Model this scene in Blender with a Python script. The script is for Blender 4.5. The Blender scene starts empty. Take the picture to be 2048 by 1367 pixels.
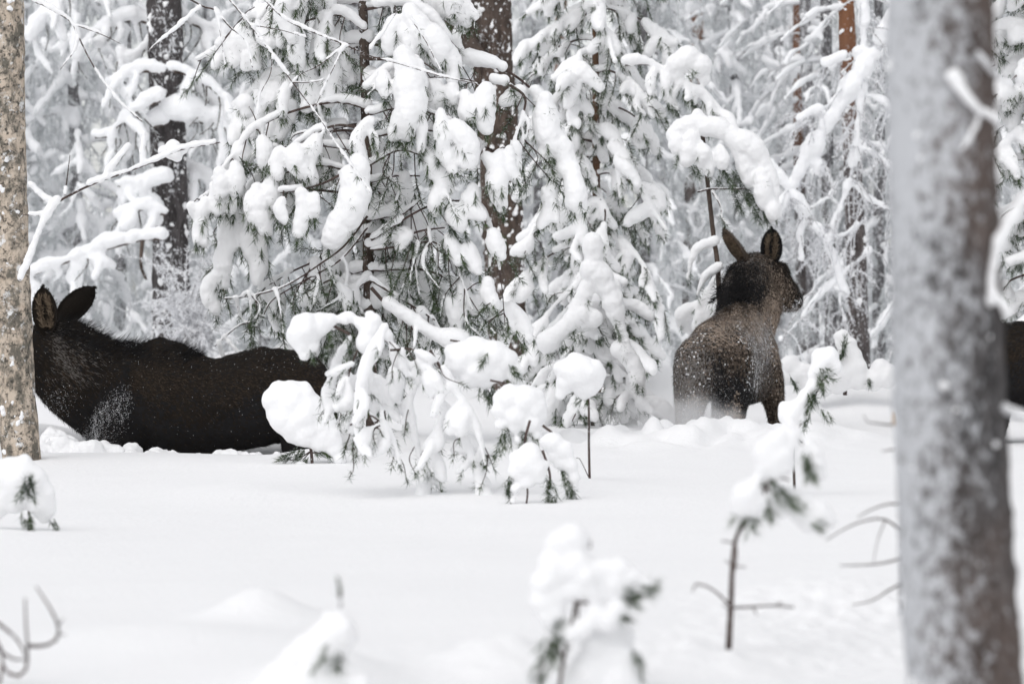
import bpy, math, random
import numpy as np
from mathutils import Vector, Matrix

scene = bpy.context.scene
COL = scene.collection
rad = math.radians

# ------------------------------------------------------------------ camera
CAM_H = 1.2
FOCAL = 135.0
FPX = 2048 * FOCAL / 36.0            # focal length in photograph pixels
PITCH = math.atan(107.5 / FPX)       # the horizon lies a little above the middle
cam_data = bpy.data.cameras.new('camera')
cam_data.lens = FOCAL
cam_data.sensor_width = 36.0
cam_data.clip_start = 0.5
cam_data.clip_end = 2000
cam_data.dof.use_dof = True
cam_data.dof.focus_distance = 28.0
cam_data.dof.aperture_fstop = 3.1
cam_data.dof.aperture_blades = 9
cam = bpy.data.objects.new('camera', cam_data)
COL.objects.link(cam)
cam.location = (0, 0, CAM_H)
cam.rotation_euler = (rad(90) - PITCH, 0, 0)
scene.camera = cam
F_ = np.array([0, math.cos(PITCH), -math.sin(PITCH)])
U_ = np.array([0, math.sin(PITCH), math.cos(PITCH)])
R_ = np.array([1.0, 0, 0])
C_ = np.array([0, 0, CAM_H])


def P(u, v, d):
    """point of the place seen at photograph pixel (u, v) at distance d"""
    return C_ + d * (F_ + (u - 1024) / FPX * R_ - (v - 683.5) / FPX * U_)


def path(pts, d):
    return np.array([P(p[0], p[1], d + (p[2] if len(p) > 2 else 0)) for p in pts])


# ------------------------------------------------------------------ sky, sun, exposure
SUN_EL, SUN_AZ = rad(58), rad(210)
world = bpy.data.worlds.new('World')
scene.world = world
world.use_nodes = True
nt = world.node_tree
nt.nodes.clear()
sky = nt.nodes.new('ShaderNodeTexSky')
sky.sky_type = 'NISHITA'
sky.sun_disc = False
sky.sun_elevation = SUN_EL
sky.sun_rotation = SUN_AZ
sky.air_density = 1.0
sky.dust_density = 1.5
sky.ozone_density = 1.0
hs = nt.nodes.new('ShaderNodeHueSaturation')
hs.inputs['Saturation'].default_value = 0.12
bg = nt.nodes.new('ShaderNodeBackground')
bg.inputs['Strength'].default_value = 0.15
ow = nt.nodes.new('ShaderNodeOutputWorld')
nt.links.new(sky.outputs[0], hs.inputs['Color'])
nt.links.new(hs.outputs[0], bg.inputs[0])
nt.links.new(bg.outputs[0], ow.inputs[0])

sun_data = bpy.data.lights.new('sun', 'SUN')
sun_data.energy = 0.55
sun_data.angle = rad(70)
sun_data.color = (1.0, 0.95, 0.925)
sun = bpy.data.objects.new('sun', sun_data)
COL.objects.link(sun)
sd = Vector((math.sin(SUN_AZ) * math.cos(SUN_EL), math.cos(SUN_AZ) * math.cos(SUN_EL), math.sin(SUN_EL)))
sun.rotation_euler = sd.to_track_quat('Z', 'Y').to_euler()

vs = scene.view_settings
vs.view_transform = 'Standard'
vs.look = 'None'
vs.exposure = 0.29
vs.gamma = 1.0
vs.use_curve_mapping = False
scene.render.engine = 'CYCLES'
cy = scene.cycles
cy.max_bounces = 10
cy.diffuse_bounces = 9
cy.glossy_bounces = 2
cy.transmission_bounces = 2
cy.volume_bounces = 1
cy.volume_step_rate = 2.0
cy.use_denoising = True
cy.use_adaptive_sampling = True
cy.adaptive_threshold = 0.012
cy.caustics_reflective = False
cy.caustics_refractive = False


# ------------------------------------------------------------------ materials
class NT:
    def __init__(self, name):
        self.m = bpy.data.materials.new(name)
        self.m.use_nodes = True
        self.t = self.m.node_tree
        self.b = self.t.nodes['Principled BSDF']
        self.b.inputs['Specular IOR Level'].default_value = 0.2
        self.o = self.t.nodes['Material Output']
        self.tc = self.n('ShaderNodeTexCoord')

    def n(self, typ, **kw):
        x = self.t.nodes.new(typ)
        for k, v in kw.items():
            if k in x.inputs:
                x.inputs[k].default_value = v
            else:
                setattr(x, k, v)
        return x

    def l(self, a, b):
        self.t.links.new(a, b)

    def noise(self, scale, detail=3, rough=0.55, stretch=None, off=0, coord='Object'):
        x = self.n('ShaderNodeTexNoise')
        x.inputs['Scale'].default_value = scale
        x.inputs['Detail'].default_value = detail
        x.inputs['Roughness'].default_value = rough
        mp = self.n('ShaderNodeMapping')
        mp.inputs['Location'].default_value = (off, off * 1.7, off * 0.6)
        if stretch:
            mp.inputs['Scale'].default_value = stretch
        self.l(self.tc.outputs[coord], mp.inputs[0])
        self.l(mp.outputs[0], x.inputs['Vector'])
        return x.outputs['Fac']

    def ramp(self, src, stops):
        x = self.n('ShaderNodeValToRGB')
        el = x.color_ramp.elements
        while len(el) > 1:
            el.remove(el[-1])
        for i, (p, c) in enumerate(stops):
            e = el[0] if i == 0 else el.new(p)
            e.position = p
            e.color = (c, c, c, 1) if not isinstance(c, tuple) else (*c, 1)
        self.l(src, x.inputs[0])
        return x.outputs[0]

    def mix(self, fac, a, b):
        x = self.n('ShaderNodeMix', data_type='RGBA')
        for s, v in ((x.inputs[0], fac), (x.inputs[6], a), (x.inputs[7], b)):
            if isinstance(v, (int, float)):
                s.default_value = v
            elif isinstance(v, tuple):
                s.default_value = (*v, 1)
            else:
                self.l(v, s)
        return x.outputs[2]

    def color(self, v):
        if isinstance(v, tuple):
            self.b.inputs['Base Color'].default_value = (*v, 1)
        else:
            self.l(v, self.b.inputs['Base Color'])

    def bump(self, h, strength, dist):
        x = self.n('ShaderNodeBump')
        x.inputs['Strength'].default_value = strength
        x.inputs['Distance'].default_value = dist
        self.l(h, x.inputs['Height'])
        self.l(x.outputs[0], self.b.inputs['Normal'])

    def rough(self, v):
        self.b.inputs['Roughness'].default_value = v
        return self


def m_snow(name, scale=1.0, c=(0.93, 0.93, 0.935)):
    k = NT(name).rough(0.75)
    n1 = k.noise(38 * scale, 4, 0.65)
    n2 = k.noise(6 * scale, 2)
    k.color(k.mix(n2, tuple(x * 0.965 for x in c), c))
    k.bump(n1, 0.5, 0.012 / scale)
    return k.m


SNOW = m_snow('snow_clump')
SNOW_GROUND = m_snow('snow_ground', 0.6)
SNOW_FAR = m_snow('snow_far', 0.5, (0.95, 0.955, 0.965))  # far snow lightened to stand in for haze


def m_needle(name, dark, light, frost_lo, frost_hi):
    k = NT(name).rough(0.7)
    base = k.mix(k.ramp(k.noise(9, 2), [(0.35, 0.0), (0.65, 1.0)]), dark, light)
    fr = k.ramp(k.noise(55, 2), [(frost_lo, 0.0), (frost_hi, 1.0)])
    k.color(k.mix(fr, base, (0.72, 0.74, 0.75)))
    return k.m


NEEDLE = m_needle('pine_needles', (0.022, 0.040, 0.016), (0.070, 0.105, 0.040), 0.53, 0.70)
NEEDLE_FROST = m_needle('frosted_needles', (0.18, 0.20, 0.18), (0.46, 0.49, 0.47), 0.28, 0.48)  # frosted, and lightened further in place of background haze


def m_bark(name, c1, c2, c3, snow_lo, snow_hi, plate=14, bump=0.02, fc=(0.78, 0.79, 0.81), upper=None, wind=None):
    k = NT(name).rough(0.9)
    s = (1, 1, 0.28)
    n1 = k.noise(plate, 5, 0.65, s)
    n2 = k.noise(plate * 4, 3, 0.6, (1, 1, 0.4), 3)
    n3 = k.noise(2.2, 2, 0.5, None, 9)
    col = k.mix(k.ramp(n1, [(0.35, 0.0), (0.62, 1.0)]), c1, c2)
    col = k.mix(k.ramp(n3, [(0.45, 0.0), (0.66, 0.7)]), col, c3)
    col = k.mix(k.ramp(n2, [(0.3, 0.5), (0.55, 0.0)]), col, tuple(x * 0.45 for x in c1))
    sp = k.noise(plate * 2.2, 3, 0.7, (1, 1, 0.7), 21)
    big = k.noise(3.0, 2, 0.5, (1, 1, 0.5), 33)
    ad = k.n('ShaderNodeMath', operation='MULTIPLY_ADD')
    k.l(big, ad.inputs[0])
    ad.inputs[1].default_value = 0.55
    k.l(sp, ad.inputs[2])
    adv = ad.outputs[0]
    if wind:                     # frost plastered on the windward side
        geo = k.n('ShaderNodeNewGeometry')
        dt = k.n('ShaderNodeVectorMath', operation='DOT_PRODUCT')
        k.l(geo.outputs['Normal'], dt.inputs[0])
        dt.inputs[1].default_value = wind
        a2 = k.n('ShaderNodeMath', operation='ADD')
        k.l(adv, a2.inputs[0])
        k.l(dt.outputs['Value'], a2.inputs[1])
        adv = a2.outputs[0]
    fr = k.ramp(adv, [(snow_lo, 0.0), (snow_hi, 1.0)])
    if upper:
        sep = k.n('ShaderNodeSeparateXYZ')
        k.l(k.tc.outputs['Object'], sep.inputs[0])
        mr = k.n('ShaderNodeMapRange')
        mr.inputs[1].default_value, mr.inputs[2].default_value = upper[0], upper[1]
        k.l(sep.outputs['Z'], mr.inputs[0])
        col = k.mix(mr.outputs[0], col, k.mix(n1, (0.13, 0.06, 0.035), (0.27, 0.13, 0.07)))
    k.color(k.mix(fr, col, fc))
    k.bump(n1, 0.8, bump)
    return k.m


BARK = m_bark('pine_bark', (0.040, 0.030, 0.025), (0.128, 0.095, 0.078), (0.10, 0.08, 0.07), 0.90, 0.99)
BARK_GREY = m_bark('grey_frosted_bark', (0.11, 0.105, 0.108), (0.24, 0.23, 0.235), (0.15, 0.145, 0.15), 0.74, 0.98)
BARK_NEAR = m_bark('frosted_pine_bark', (0.024, 0.022, 0.022), (0.125, 0.118, 0.118), (0.14, 0.105, 0.09), 0.72, 0.98, 20, 0.012, (0.50, 0.51, 0.53), None, (-0.22, -0.02, 0))
BARK_ORANGE = m_bark('orange_pine_bark', (0.055, 0.046, 0.044), (0.16, 0.14, 0.135), (0.085, 0.075, 0.075), 0.80, 1.0, upper=(2.6, 4.2))
BARK_RED = m_bark('reddish_bark', (0.07, 0.038, 0.024), (0.17, 0.095, 0.06), (0.12, 0.075, 0.05), 0.86, 1.0)
TWIG = m_bark('twig_bark', (0.045, 0.032, 0.030), (0.12, 0.085, 0.075), (0.09, 0.07, 0.06), 0.98, 1.12, 30, 0.004)
TWIG_FROST = m_bark('frosted_twig_bark', (0.18, 0.165, 0.165), (0.36, 0.34, 0.34), (0.30, 0.28, 0.28), 0.60, 0.82, 30, 0.004)  # frosted, and lightened to lift the background in place of haze


BARK_DARK = m_bark('dark_grey_bark', (0.034, 0.030, 0.030), (0.11, 0.10, 0.10), (0.075, 0.068, 0.068), 0.86, 0.98)


def m_birch():
    k = NT('birch_bark').rough(0.85)
    n1 = k.noise(11, 6, 0.72, (1, 1, 0.7))
    n2 = k.noise(30, 4, 0.7, None, 5)
    n3 = k.noise(4, 3, 0.6, (1, 1, 2.0), 11)
    c = k.mix(n3, (0.46, 0.36, 0.27), (0.63, 0.56, 0.48))
    c = k.mix(k.ramp(n1, [(0.44, 0.0), (0.58, 0.9)]), c, (0.10, 0.095, 0.08))
    c = k.mix(k.ramp(n2, [(0.52, 0.0), (0.62, 0.9)]), c, (0.05, 0.046, 0.04))
    c = k.mix(k.ramp(k.noise(12, 4, 0.7, None, 17), [(0.58, 0.0), (0.68, 1.0)]), c, (0.74, 0.74, 0.74))
    k.color(c)
    k.bump(n2, 0.5, 0.01)
    return k.m


BIRCH = m_birch()


def m_plain(name, c1, c2, scale=18, r=0.85):
    k = NT(name).rough(r)
    k.color(k.mix(k.noise(scale, 3), c1, c2))
    return k.m


FUR_DARK = m_plain('black_brown_fur', (0.005, 0.004, 0.0035), (0.018, 0.0125, 0.008), 5)
FUR_BROWN = m_plain('brown_fur', (0.042, 0.033, 0.026), (0.118, 0.090, 0.070), 5)
FUR_TAN = m_plain('tan_fur', (0.22, 0.172, 0.135), (0.40, 0.32, 0.255), 6)
FUR_BLACK = m_plain('black_mane_and_shade', (0.004, 0.004, 0.0045), (0.018, 0.017, 0.018), 12)  # mane hair, also used to paint shade into creases and under bellies
FUR_GREY = m_plain('grey_fur', (0.09, 0.082, 0.076), (0.23, 0.21, 0.195), 12)
FUR_SABLE_SHEEN = m_plain('sable_sheen_fur', (0.035, 0.024, 0.015), (0.085, 0.060, 0.040), 7)  # brown coat hairs, also the painted sheen on the wading moose
FROST = m_plain('frost', (0.80, 0.81, 0.83), (0.92, 0.92, 0.93), 30)
EAR_IN = m_plain('inner_ear_hair', (0.06, 0.042, 0.028), (0.36, 0.28, 0.20), 22)
EYE = m_plain('dark_eye', (0.004, 0.003, 0.003), (0.006, 0.005, 0.005), 10, 0.15)
NOSE = m_plain('dark_muzzle', (0.012, 0.010, 0.010), (0.03, 0.026, 0.025), 30, 0.5)


# ------------------------------------------------------------------ mesh helpers
def np_mesh(name, V, quads=None, tris=None, mats=(), qm=None, tm=None, smooth=True):
    me = bpy.data.meshes.new(name)
    V = np.asarray(V, np.float32)
    quads = np.zeros((0, 4), np.int32) if quads is None else np.asarray(quads, np.int32).reshape(-1, 4)
    tris = np.zeros((0, 3), np.int32) if tris is None else np.asarray(tris, np.int32).reshape(-1, 3)
    nq, ntr = len(quads), len(tris)
    me.vertices.add(len(V))
    me.vertices.foreach_set('co', V.ravel())
    me.loops.add(nq * 4 + ntr * 3)
    me.loops.foreach_set('vertex_index', np.concatenate([quads.ravel(), tris.ravel()]).astype(np.int32))
    me.polygons.add(nq + ntr)
    me.polygons.foreach_set('loop_start', np.concatenate([np.arange(nq) * 4, nq * 4 + np.arange(ntr) * 3]).astype(np.int32))
    for m in mats:
        me.materials.append(m)
    if qm is not None or tm is not None:
        a = np.zeros(nq, np.int32) if qm is None else qm
        b = np.zeros(ntr, np.int32) if tm is None else tm
        me.polygons.foreach_set('material_index', np.concatenate([a, b]).astype(np.int32))
    me.polygons.foreach_set('use_smooth', np.full(nq + ntr, smooth, bool))
    me.update(calc_edges=True)
    me.validate()
    return me


def link(name, me, parent=None, kind=None):
    o = bpy.data.objects.new(name, me)
    COL.objects.link(o)
    if parent is not None:
        o.parent = parent
        if parent.type == 'EMPTY':
            o.matrix_parent_inverse = Matrix.Translation(-parent.location)
    if kind:
        o['kind'] = kind
    return o


def thing(name, label, cat, loc=(0, 0, 0), group=None):
    o = link(name, None)
    o.location = loc
    o.empty_display_size = 0.2
    o['label'] = label
    o['category'] = cat
    if group:
        o['group'] = group
    return o


def norm(a):
    return a / np.maximum(np.linalg.norm(a, axis=-1, keepdims=True), 1e-9)


def resample(pts, step):
    """Catmull-Rom through pts, resampled at about `step` metres"""
    pts = np.asarray(pts, float)
    if len(pts) == 2:
        L = np.linalg.norm(pts[1] - pts[0])
        n = max(2, int(L / step) + 1)
        return pts[0] + (pts[1] - pts[0]) * np.linspace(0, 1, n)[:, None]
    ext = np.vstack([2 * pts[0] - pts[1], pts, 2 * pts[-1] - pts[-2]])
    out = []
    for i in range(1, len(ext) - 2):
        p0, p1, p2, p3 = ext[i - 1:i + 3]
        t = np.linspace(0, 1, 12, endpoint=False)[:, None]
        out.append(0.5 * ((2 * p1) + (-p0 + p2) * t + (2 * p0 - 5 * p1 + 4 * p2 - p3) * t ** 2 + (-p0 + 3 * p1 - 3 * p2 + p3) * t ** 3))
    out = np.vstack(out + [pts[-1:]])
    s = np.concatenate([[0], np.cumsum(np.linalg.norm(np.diff(out, axis=0), axis=1))])
    n = max(2, int(s[-1] / step) + 1)
    q = np.linspace(0, s[-1], n)
    return np.stack([np.interp(q, s, out[:, k]) for k in range(3)], 1)


class Geo:
    def __init__(self):
        self.V, self.Q, self.T, self.QM, self.TM, self.n = [], [], [], [], [], 0

    def add(self, V, Q=None, T=None, m=0):
        if Q is not None and len(Q):
            self.Q.append(np.asarray(Q) + self.n)
            self.QM.append(np.full(len(Q), m))
        if T is not None and len(T):
            self.T.append(np.asarray(T) + self.n)
            self.TM.append(np.full(len(T), m) if np.isscalar(m) else m)
        self.V.append(np.asarray(V))
        self.n += len(V)

    def tube(self, pts, r0, r1=None, k=5, m=0, power=1.0, lump=0.0, rng=None):
        pts = np.asarray(pts, float)
        n = len(pts)
        t = np.linspace(0, 1, n)
        if np.ndim(r0) > 0:
            r = np.asarray(r0, float)
        else:
            r = r0 + ((r1 if r1 is not None else r0) - r0) * t ** power
        tan = norm(np.gradient(pts, axis=0))
        ref = np.array([0.0, 0, 1]) if abs(tan[0][2]) < 0.9 else np.array([1.0, 0, 0])
        a = norm(np.cross(tan, ref))
        b = np.cross(tan, a)
        ang = np.linspace(0, 2 * math.pi, k, endpoint=False)
        rr = r[:, None] * np.ones((1, k))
        if lump and rng is not None:
            rr = rr * (1 + lump * rng.standard_normal((n, k)))
        V = pts[:, None, :] + rr[:, :, None] * (np.cos(ang)[None, :, None] * a[:, None, :] + np.sin(ang)[None, :, None] * b[:, None, :])
        V = V.reshape(-1, 3)
        i = np.arange(n - 1)[:, None] * k
        j = np.arange(k)[None, :]
        j2 = (j + 1) % k
        Q = np.stack([i + j, i + j2, i + k + j2, i + k + j], -1).reshape(-1, 4)
        V = np.vstack([V, pts[:1], pts[-1:]])
        c0, c1 = n * k, n * k + 1
        jj = np.arange(k)
        T = np.concatenate([np.stack([jj * 0 + c0, (jj + 1) % k, jj], 1), np.stack([jj * 0 + c1, (n - 1) * k + jj, (n - 1) * k + (jj + 1) % k], 1)])
        self.add(V, Q, T, m)

    def blades(self, base, tip, width, m=0, rng=None):
        """thin needle-like triangles"""
        base, tip = np.asarray(base), np.asarray(tip)
        d = tip - base
        rv = rng.standard_normal(d.shape)
        side = norm(np.cross(d, rv)) * width * 0.5
        V = np.stack([base - side, base + side, tip], 1).reshape(-1, 3)
        T = np.arange(len(V)).reshape(-1, 3)
        self.add(V, None, T, m)

    def mesh(self, name, mats, smooth=True):
        if not self.V:
            return None
        cat = lambda L: np.concatenate(L) if L else None
        return np_mesh(name, np.vstack(self.V), cat(self.Q), cat(self.T), mats, cat(self.QM), cat(self.TM), smooth)


def ico():
    import bmesh
    bm = bmesh.new()
    bmesh.ops.create_icosphere(bm, subdivisions=2, radius=1)
    V = np.array([v.co[:] for v in bm.verts])
    T = np.array([[v.index for v in f.verts] for f in bm.faces])
    bm.free()
    return V, T


ICO_V, ICO_T = ico()
PENDING = []


def blob(name, C, Rr, mat, voxel, parent=None, smooth=4, disp=0.0, dsize=0.1, kind=None, S=None):
    """spheres (or ellipsoids S) fused into one lumpy surface"""
    C = np.asarray(C)
    Rr = np.asarray(Rr)
    if S is None:
        S = np.repeat(Rr[:, None], 3, 1)
    V = (C[:, None, :] + ICO_V[None] * S[:, None, :]).reshape(-1, 3)
    T = (ICO_T[None] + (np.arange(len(C)) * len(ICO_V))[:, None, None]).reshape(-1, 3)
    me = np_mesh(name, V, None, T, [mat])
    o = link(name, me, parent, kind)
    md = o.modifiers.new('r', 'REMESH')
    md.mode = 'VOXEL'
    md.voxel_size = voxel
    md.use_smooth_shade = True
    if smooth:
        ms = o.modifiers.new('s', 'SMOOTH')
        ms.factor = 0.5
        ms.iterations = smooth
    if disp:
        tx = bpy.data.textures.new('lumps', 'CLOUDS')
        tx.noise_scale = dsize
        tx.noise_depth = 3
        dm = o.modifiers.new('d', 'DISPLACE')
        dm.texture = tx
        dm.texture_coords = 'LOCAL'
        dm.strength = disp
        dm.mid_level = 0.5
    PENDING.append(o)
    return o


def bake():
    bpy.context.view_layer.update()
    dg = bpy.context.evaluated_depsgraph_get()
    for o in PENDING:
        me = bpy.data.meshes.new_from_object(o.evaluated_get(dg))
        old = o.data
        o.modifiers.clear()
        o.data = me
        me.name = o.name.split('.')[0]
        bpy.data.meshes.remove(old)
    PENDING.clear()


# ------------------------------------------------------------------ snow on wood: one branch with its snow and needles
class Branch:
    def __init__(self, rng, voxel=0.014, nl=0.075, nw=0.0055, tuft=24, wood=None, needle=None, snow=None):
        self.g, self.w = Geo(), Geo()
        self.C, self.R = [], []
        self.rng, self.voxel, self.nl, self.nw, self.tuft = rng, voxel, nl, nw, tuft
        self.wood, self.needle, self.snow = wood or TWIG, needle or NEEDLE, snow or SNOW

    def limb(self, pts, r0, r1, k=5):
        self.w.tube(pts, r0, r1, k)

    def cover(self, pts, w0, w1, lift=0.9, gap=0.0, flat=1.0):
        """snow lying on a limb; w = radius"""
        rng = self.rng
        L = np.linalg.norm(np.diff(pts, axis=0), axis=1).sum()
        q = resample(pts, max(0.008, 0.35 * max(w0, w1)))
        n = len(q)
        t = np.linspace(0, 1, n)
        w = w0 + (w1 - w0) * t
        ph = rng.uniform(0, 6.28, 3)
        s = t * L
        f = 1 + 0.22 * np.sin(s * 7 + ph[0]) + 0.12 * np.sin(s * 17 + ph[1]) + 0.04 * rng.standard_normal(n)
        keep = np.sin(s * 5.5 + ph[2]) > -1 + 2 * gap
        r = np.clip(w * f, self.voxel * 0.9, None)
        c = q.copy()
        c[:, 2] += r * lift
        c += rng.standard_normal(c.shape) * r[:, None] * 0.06
        self.C.append(c[keep])
        self.R.append(r[keep])

    def tufts(self, pts, dirs, scale=1.0, n=None, spread=0.75):
        rng = self.rng
        n = n or self.tuft
        pts, dirs = np.asarray(pts), norm(np.asarray(dirs))
        m = len(pts)
        if m == 0:
            return
        L = self.nl * scale * rng.uniform(0.6, 1.15, (m, n, 1))
        along = rng.uniform(-0.6, 0.6, (m, n, 1)) * self.nl * scale
        base = pts[:, None, :] + dirs[:, None, :] * along
        d = norm(dirs[:, None, :] + spread * rng.standard_normal((m, n, 3)))
        self.g.blades(base.reshape(-1, 3), (base + d * L).reshape(-1, 3), self.nw, 0, rng)

    def lobe(self, a, b, R, needles=1.0, bow=None, stem=True):
        """one hanging tongue of snow on its twig, needles showing below and beside"""
        rng = self.rng
        a, b = np.asarray(a, float), np.asarray(b, float)
        L = np.linalg.norm(b - a)
        mid = (a + b) / 2 + (bow if bow is not None else rng.standard_normal(3) * 0.12 * L)
        q = resample([a, mid, b], max(0.01, 0.4 * R))
        n = len(q)
        t = np.linspace(0, 1, n)
        prof = 0.62 + 0.42 * np.sin(math.pi * np.clip(t * 0.9 + 0.05, 0, 1))
        prof *= 1 + 0.07 * np.sin(t * L / R * 1.3 + rng.uniform(0, 6.28)) + 0.02 * rng.standard_normal(n)
        r = np.clip(R * prof, self.voxel, None)
        c = q + rng.standard_normal((n, 3)) * R * 0.05
        self.C.append(c)
        self.R.append(r)
        # side lumps
        k = max(1, int(n * 0.3))
        i = rng.integers(0, n, k)
        off = rng.standard_normal((k, 3))
        off[:, 2] *= 0.4
        self.C.append(q[i] + norm(off) * (r[i] * 0.5)[:, None])
        self.R.append(r[i] * rng.uniform(0.4, 0.62, k))
        if stem:
            self.w.tube(q + rng.standard_normal(3) * 0.2 * R, 0.005, 0.002, 3)
        if needles > 0:
            m = max(2, int(needles * (4 + 22 * L)))
            tt = rng.uniform(0.15, 1.08, m)
            i = np.clip((tt * (n - 1)).astype(int), 0, n - 1)
            tan = norm(np.gradient(q, axis=0))[i]
            off = rng.standard_normal((m, 3))
            off[:, 2] = -np.abs(off[:, 2]) * 1.2 - 0.25
            off = norm(off)
            p = q[i] + off * (r[i] * rng.uniform(0.85, 1.2, m))[:, None]
            p[tt > 0.97, :] = b + norm(b - a) * r[-1] * 0.8
            d = norm(tan * 0.7 + off * 0.35 + np.array([0, 0, -0.75]))
            self.tufts(p, d, spread=0.42)

    def done(self, parent, name='branch', disp=0.015, dsize=0.04, smooth=5, skind=None):
        me = self.w.mesh(name, [self.wood])
        if me is None:
            return None
        o = link(name, me, parent)
        if self.C:
            blob('snow', np.vstack(self.C), np.concatenate(self.R), self.snow, self.voxel, o, smooth, disp, dsize, skind)
        g = self.g.mesh('needles', [self.needle], False)
        if g:
            link('needles', g, o, 'stuff')
        return o


def side_twig(start, direc, L, sag, rng, n=6):
    t = np.linspace(0, 1, n)[:, None]
    p = start + direc * L * t + np.array([0, 0, -1.0]) * sag * L * t ** 2
    return p + rng.standard_normal((n, 3)) * 0.02 * L * t


# ------------------------------------------------------------------ the ground
MOUNDS = [  # x, y, height, radius x, radius y
]


def add_mound(u, v, d, h, rx, ry):
    p = P(u, v, d)
    MOUNDS.append((p[0], p[1], h, rx, ry))


add_mound(470, 990, 22.5, 0.05, 0.35, 0.8)
add_mound(520, 1240, 14.0, 0.11, 0.17, 0.3)
add_mound(640, 1367, 11.6, 0.14, 0.22, 0.5)
add_mound(330, 1290, 13.0, 0.07, 0.5, 0.5)
add_mound(1000, 1330, 12.2, 0.10, 0.2, 0.4)
add_mound(1330, 1330, 12.2, 0.09, 0.25, 0.4)
add_mound(1470, 1345, 12.0, 0.02, 0.14, 0.25)
add_mound(1700, 1180, 14.8, 0.08, 0.4, 0.6)
add_mound(1120, 985, 23.0, 0.04, 0.30, 0.5)
add_mound(960, 975, 23.0, 0.03, 0.35, 0.6)
add_mound(640, 915, 27.0, 0.06, 0.30, 0.5)
add_mound(745, 890, 29.4, 0.12, 0.5, 0.6)
add_mound(1330, 770, 37.0, 0.30, 0.6, 1.0)
add_mound(1200, 790, 37.0, 0.25, 0.9, 1.0)
add_mound(1640, 860, 30.0, 0.10, 0.5, 0.7)
add_mound(1700, 800, 36.0, 0.35, 0.7, 1.0)
add_mound(1780, 770, 40.0, 0.35, 0.8, 1.0)
add_mound(390, 905, 28.3, -0.10, 1.3, 0.5)
add_mound(60, 870, 29.0, 0.16, 0.5, 0.6)
add_mound(480, 740, 42.0, 0.55, 0.8, 1.5)
add_mound(1460, 880, 29.5, 0.06, 0.35, 0.25)
add_mound(1370, 900, 28.8, 0.07, 0.25, 0.25)
add_mound(1300, 915, 28.0, 0.05, 0.30, 0.25)
add_mound(1230, 900, 28.8, 0.05, 0.25, 0.25)
add_mound(1540, 905, 28.5, 0.06, 0.3, 0.25)
_rng = np.random.default_rng(5)
_W = [(_rng.uniform(0, 6.28), k, k * _rng.uniform(0.25, 0.8), a, _rng.uniform(0, 6.28)) for k, a in ((0.17, 0.03), (0.33, 0.03), (0.6, 0.022), (1.1, 0.016), (2.1, 0.009), (3.7, 0.005), (6.5, 0.003))]


def gz(x, y):
    x, y = np.asarray(x, float), np.asarray(y, float)
    z = np.zeros(np.broadcast(x, y).shape)
    for th, kx, ky, a, ph in _W:
        z = z + a * np.sin(kx * (x * math.cos(th) - y * math.sin(th)) + ph) * np.cos(ky * (x * math.sin(th) + y * math.cos(th)) + ph * 2)
    for mx, my, h, rx, ry in MOUNDS:
        z = z + h * np.exp(-(((x - mx) / rx) ** 2 + ((y - my) / ry) ** 2))
    # the trench of churned snow behind the walking moose
    return z


def on_ground(u, d):
    x = (u - 1024) / FPX * d
    return np.array([x, d, float(gz(x, d))])


def make_ground():
    ys = np.concatenate([np.linspace(-40, 8, 24), np.geomspace(8.3, 60, 640), np.geomspace(61, 600, 50)])
    s = np.concatenate([-np.geomspace(0.17, 1.2, 16)[::-1], np.linspace(-0.165, 0.165, 300), np.geomspace(0.17, 1.2, 16)])
    Y = np.repeat(ys[:, None], len(s), 1)
    X = s[None, :] * np.maximum(np.abs(Y), 14) * np.where(np.abs(s) > .17, np.maximum(1, 40 / np.maximum(np.abs(Y), 14)), 1)[..., :]
    Z = gz(X, Y)
    rng = np.random.default_rng(3)
    # churned lumps where the animal has come through
    a = on_ground(1400, 30.0)
    m = np.exp(-(((X - a[0] + 0.1) / 0.95) ** 2 + ((Y - 29.6) / 1.3) ** 2))
    n = np.zeros_like(Z)
    for k in range(14):
        th = rng.uniform(0, 6.28)
        f = rng.uniform(5, 22)
        n += np.abs(np.sin(f * (X * math.cos(th) + Y * 0.4 * math.sin(th)) + rng.uniform(0, 6.28))) * 0.28 / f ** 0.9
    Z = Z + m * (n - 0.24) * 1.25
    # crusty, pitted snow low on the right and fallen clumps in the foreground
    n2 = np.zeros_like(Z)
    for k in range(16):
        th = rng.uniform(0, 6.28)
        f = rng.uniform(9, 40)
        n2 += np.abs(np.sin(f * (X * math.cos(th) + Y * 0.5 * math.sin(th)) + rng.uniform(0, 6.28) + 2.2 * np.sin(3.1 * X + 2.3 * Y + k) + 1.6 * np.sin(5.3 * X - 4.1 * Y + 2 * k))) * 0.22 / f
    patch = np.zeros_like(Z)
    for pu, pd, prx, pry in ((1700, 14.2, .55, 1.6), (1250, 12.4, .7, .6), (1560, 13.2, .3, .8), (1900, 13.0, .4, .8)):
        a = on_ground(pu, pd)
        patch += np.exp(-(((X - a[0]) / prx) ** 2 + ((Y - pd) / pry) ** 2))
    Z = Z + np.minimum(patch, 1) * (n2 - .10) * .7
    V = np.stack([X, Y, Z], -1).reshape(-1, 3)
    nx = len(s)
    i = np.arange(len(ys) - 1)[:, None] * nx
    j = np.arange(nx - 1)[None, :]
    Q = np.stack([i + j, i + j + 1, i + nx + j + 1, i + nx + j], -1).reshape(-1, 4)
    o = link('ground', np_mesh('ground', V, Q, None, [SNOW_GROUND]))
    o['kind'] = 'structure'


make_ground()


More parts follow.
